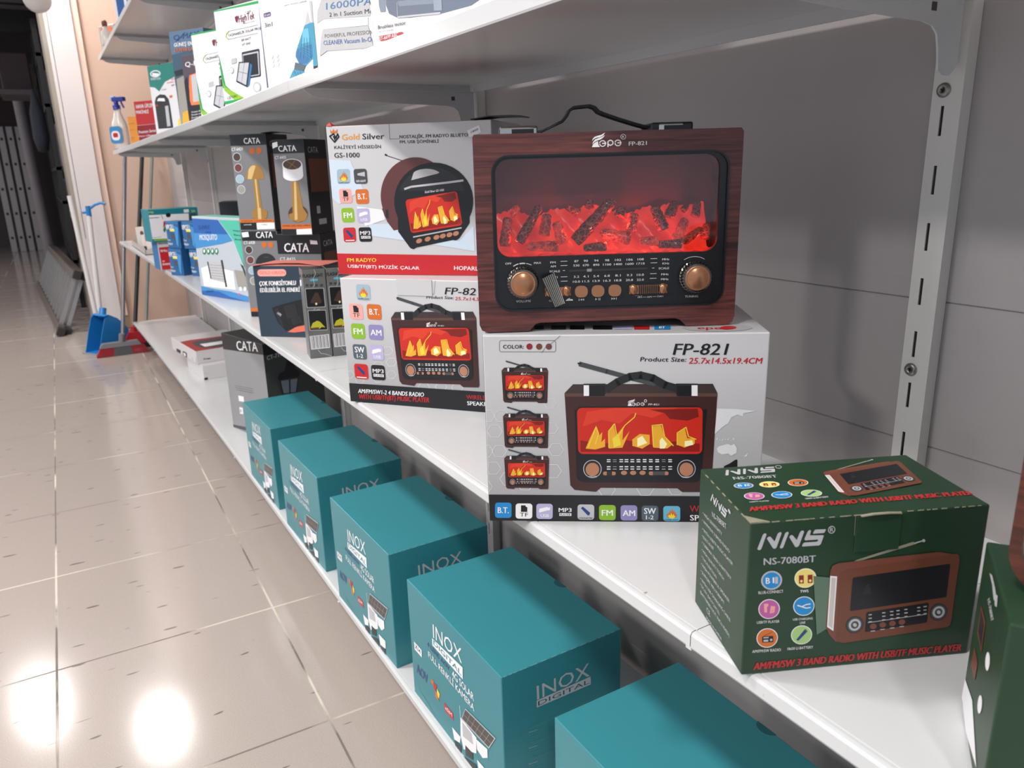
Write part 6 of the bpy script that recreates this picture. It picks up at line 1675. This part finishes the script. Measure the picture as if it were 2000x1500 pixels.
def head(c1, c2, w=.28):
    def f(mb):
        mb.prism([(-w*.36, .075), (w*.30, .075), (w*.36, .050), (-w*.42, .050)], [], -.022, .022, c1)
        mb.tube([(0, 0, .07), (.008, .0, .12)], .016, c1)
    return f
def bristles(c1, c2, w=.28):
    def f(mb):
        x = -w*.5
        segs = [(-.5, -.18, c1), (-.18, .18, c2), (.18, .5, c1)]
        for a, b, c_ in segs:
            n = 14
            for k in range(n):
                t = a + (b - a) * k / n; t2 = a + (b - a) * (k + .8) / n; s = .80
                mb.add([(t*w*s, -.018, .052), (t2*w*s, -.018, .052), (t2*w, -.030, .003), (t*w, -.030, .003), (t*w*s, .018, .052), (t2*w*s, .018, .052), (t2*w, .030, .003), (t*w, .030, .003)], [(0, 1, 2, 3), (7, 6, 5, 4), (0, 3, 7, 4), (1, 5, 6, 2), (3, 2, 6, 7)], c_)
    return f
M_bg = mat('grey_bristle', '56565a', .8); M_br = mat('red_bristle', '94202a', .8)
piece('brush_block', G, head(mat('grey_plastic', '77767a', .5), None)); piece('bristles', G, bristles(M_br, M_bg), 'red and grey bristles')
G2 = empty('broom', (.345, 5.07, 0), 'broom with a black pole and red brush head', 'broom')
piece('handle', G2, lambda mb: mb.tube([(.008, 0, .07), (.245, .35, 1.16)], .012, M_black), 'black pole')
piece('brush_block', G2, lambda mb: (mb.prism([(-.05, .05), (-.02, .10), (.03, .10), (.12, .055), (.13, .03), (-.07, .03)], [], -.03, .03, M_redp), mb.tube([(.003, 0, .08), (.012, 0, .13)], .018, M_redp))); piece('bristles', G2, lambda mb: mb.prism([(-.07, .03), (.13, .03), (.14, .002), (-.08, .002)], [], -.028, .028, mat('dark_bristle', '2c2426', .9)))
G3 = empty('squeegee', (.44, 5.30, 0), 'squeegee with a thin grey pole and yellow head behind the red broom', 'squeegee')
piece('handle', G3, lambda mb: mb.tube([(.0, 0, .07), (.235, .40, 1.14)], .0095, mat('grey_green_tube', '7c8480', .35, metal=.3)), 'thin grey pole')
piece('squeegee_head', G3, lambda mb: (mb.prism([(-.10, .05), (-.03, .11), (.03, .11), (.12, .05), (.12, .02), (-.10, .02)], [], -.012, .012, mat('yellow_plastic', 'd8a428', .5)), mb.box((-.10, -.005, .001), (.12, .005, .022), M_black)), 'yellow head with black rubber')

# ================= ladders and store room =================
Ld = empty('folded_ladder', (0, 0, 0), 'folded aluminium ladder lying on its long edge in the doorway', 'ladder')
cvec = Vector((.155, 0, .37)).normalized(); tvec = Vector((cvec.z, 0, -cvec.x))
def LP(y, c, t): return Vector((-.045 - .045*(y - 5.8), 0, .03)) + cvec*c + tvec*t + Vector((0, y, 0))
def orient(y0, y1, c0, c1, t0, t1, mb, m):
    vs = [LP(y, c, t) for y, c, t in ((y0,c0,t0),(y0,c1,t0),(y0,c1,t1),(y0,c0,t1),(y1,c0,t0),(y1,c1,t0),(y1,c1,t1),(y1,c0,t1))]; mb.add(vs, [(0,1,2,3),(7,6,5,4),(0,4,5,1),(1,5,6,2),(2,6,7,3),(3,7,4,0)], m)
M_alu2 = mat('grimy_aluminium', '6e6660', .5, metal=.5, noise=.2, nscale=30)
for k, t in enumerate((0, .042)):
    for c0 in (0, .36): piece('rail', Ld, lambda mb: orient(5.80 + .05*k, 8.5, c0, c0 + .045, t, t + .036, mb, M_alu2))
    for q in range(12): piece('rung', Ld, lambda mb: orient(5.86 + q*.23, 5.895 + q*.23, .04, .365, t + .006, t + .030, mb, M_alu))
    for c0 in (-.015, .375): piece('foot', Ld, lambda mb: orient(5.74 + .05*k, 5.80 + .05*k, c0 - .005, c0 + .045, t - .004, t + .040, mb, M_rubber), 'dark ribbed rubber foot')
L2 = empty('multi_section_ladder', (-.46, 13.0, 0), 'upright folded ladder with four rails at the far end of the store room', 'ladder')
for k in range(4):
    def f(mb):
        mb.bbox((k*.105, 0, 0), (k*.105 + .075, .05, 1.68), .004, mat('pale_aluminium', '9a989c', .45, metal=.3))
        for q in range(5): mb.box((k*.105 + .022, -.003, .18 + q*.33), (k*.105 + .052, .0, .215 + q*.33), M_black)
    piece('rail', L2, f)
Rk = empty('storage_rack', (.142, 6.95, 0), 'black steel rack full of white boxes in the dark store room', 'rack')
for k, (y, ) in enumerate(((0,), (.75,), (1.5,), (2.3,))):
    piece('post', Rk, lambda mb: mb.box((0, y, 0), (.035, y + .035, 2.1), M_black))
for z in (.35, .80, 1.05, 1.50, 1.85): piece('rack_shelf', Rk, lambda mb: mb.box((0, 0, z), (.38, 2.34, z + .025), M_black))
rng = random.Random(3); cnt = 0
cols = (('white', 'b4b0b4'), ('cream', '9c9488'), ('brown', '6a4a34'), ('grey', '7c7a80'), ('light blue', '5a86a4'))
plc = {.38: 'bottom', .828: 'second', 1.078: 'third', 1.528: 'fourth'}
for z, ht in ((.38, .36), (.828, .17), (1.078, .36), (1.528, .26)):
    y = .06
    while y < 2.1:
        dy = rng.uniform(.32, .5); hh = ht * rng.uniform(.7, .95); cn, cc = cols[(cnt * 3 + int(z * 7)) % 5]
        o = carton('storage_box', '%s box on the %s level of the black rack, place %s from the doorway' % (cn, plc[z], ('one', 'two', 'three', 'four', 'five', 'six')[int((y - .05) / .38)]), 'box', (.160, 6.95 + y, z + .0005), 0, .30, dy - .03, hh, {'*': mat('stored_' + cn.replace(' ', '_'), cc, .6, noise=.06)}, (), 'boxes on the store room rack', bevel=.003)
        y += dy; cnt += 1
def bag(mb):
    mb.lathe([(0, 0), (.06, .01), (.09, .10), (.08, .28), (.04, .38), (.02, .44), (0, .45)], mat('dark_blue_cloth', '1c2230', .8, noise=.2), Matrix.Diagonal((.6, 1, 1, 1)), 16)
mb = MB(); bag(mb); tag(mb.obj('hanging_bag', None, (.082, 6.98, 1.18)), 'dark blue cloth bag hanging on the black rack', 'bag')
mb = MB(); mb.bbox((0, 0, 0), (.22, .30, .30), .01, mat('dark_brown_board', '3c3034', .7, noise=.1)); tag(mb.obj('storage_box', None, (-.12, 8.0, 1.70), 0), 'dark brown box high up in the store room', 'box')
COL.objects['storage_box'] if False else None
# shelf board under that box and pale post behind the rack
mb = MB(); mb.box((-.14, 7.85, 1.66), (.110, 8.5, 1.699), M_dark); tag(mb.obj('wall_shelf', None), 'dark board fixed high in the store room under a brown box', 'shelf')
mb = MB(); mb.tube([(.0, 9.8, 0), (-.03, 9.8, 1.78)], .055, mat('pale_wrapped_tube', '6e6a70', .5, noise=.1)); tag(mb.obj('wrapped_pole', None), 'thick pale wrapped pole leaning beside the far ladder', 'pole')
area('store_fill_light', (-2.3, 10.0, 2.3), 26, .3, (1, .93, .92))  # unseen fill lights without fixtures, added to brighten the store room
area('store_fill_light', (-2.3, 7.4, 2.2), 26, .3, (1, .93, .92))
# hanging bulb
Hb = empty('hanging_bulb', (.153, 5.0, 1.835), 'round hanging bulb, gold above and white below, at the top left', 'bulb')
piece('bulb_glass', Hb, lambda mb: mb.lathe([(.066*math.cos(math.radians(a)), .066*math.sin(math.radians(a)) + .05) for a in range(-90, 21, 10)], mat('opal_bulb', 'c4beba', .3), None, 32), 'white lower half')
piece('bulb_crown', Hb, lambda mb: mb.lathe([(.0665*math.cos(math.radians(a)), .0665*math.sin(math.radians(a)) + .05) for a in range(20, 81, 10)] + [(.014, .14), (.014, .19), (0, .19)], mat('gold_mirror', 'd8a468', .1, metal=1), None, 32), 'mirrored gold crown')
piece('cord', Hb, lambda mb: mb.tube([(0, 0, .18), (0, 0, CEIL - 1.835)], .004, M_black))
# plastic lens ring lamp seen deep in the store room
mb = MB(); mb.lathe([(.09, 0), (.16, .0), (.16, -.02), (.09, -.02), (.09, 0)], mat('pale_ring', 'b8b0b8', .4, emit='c8c0cc', estr=.4), Matrix.Translation((-.20, 11.5, 2.36)), 32); tag(mb.obj('ring_lamp', None), 'pale ring lamp low under the store room ceiling', 'lamp')
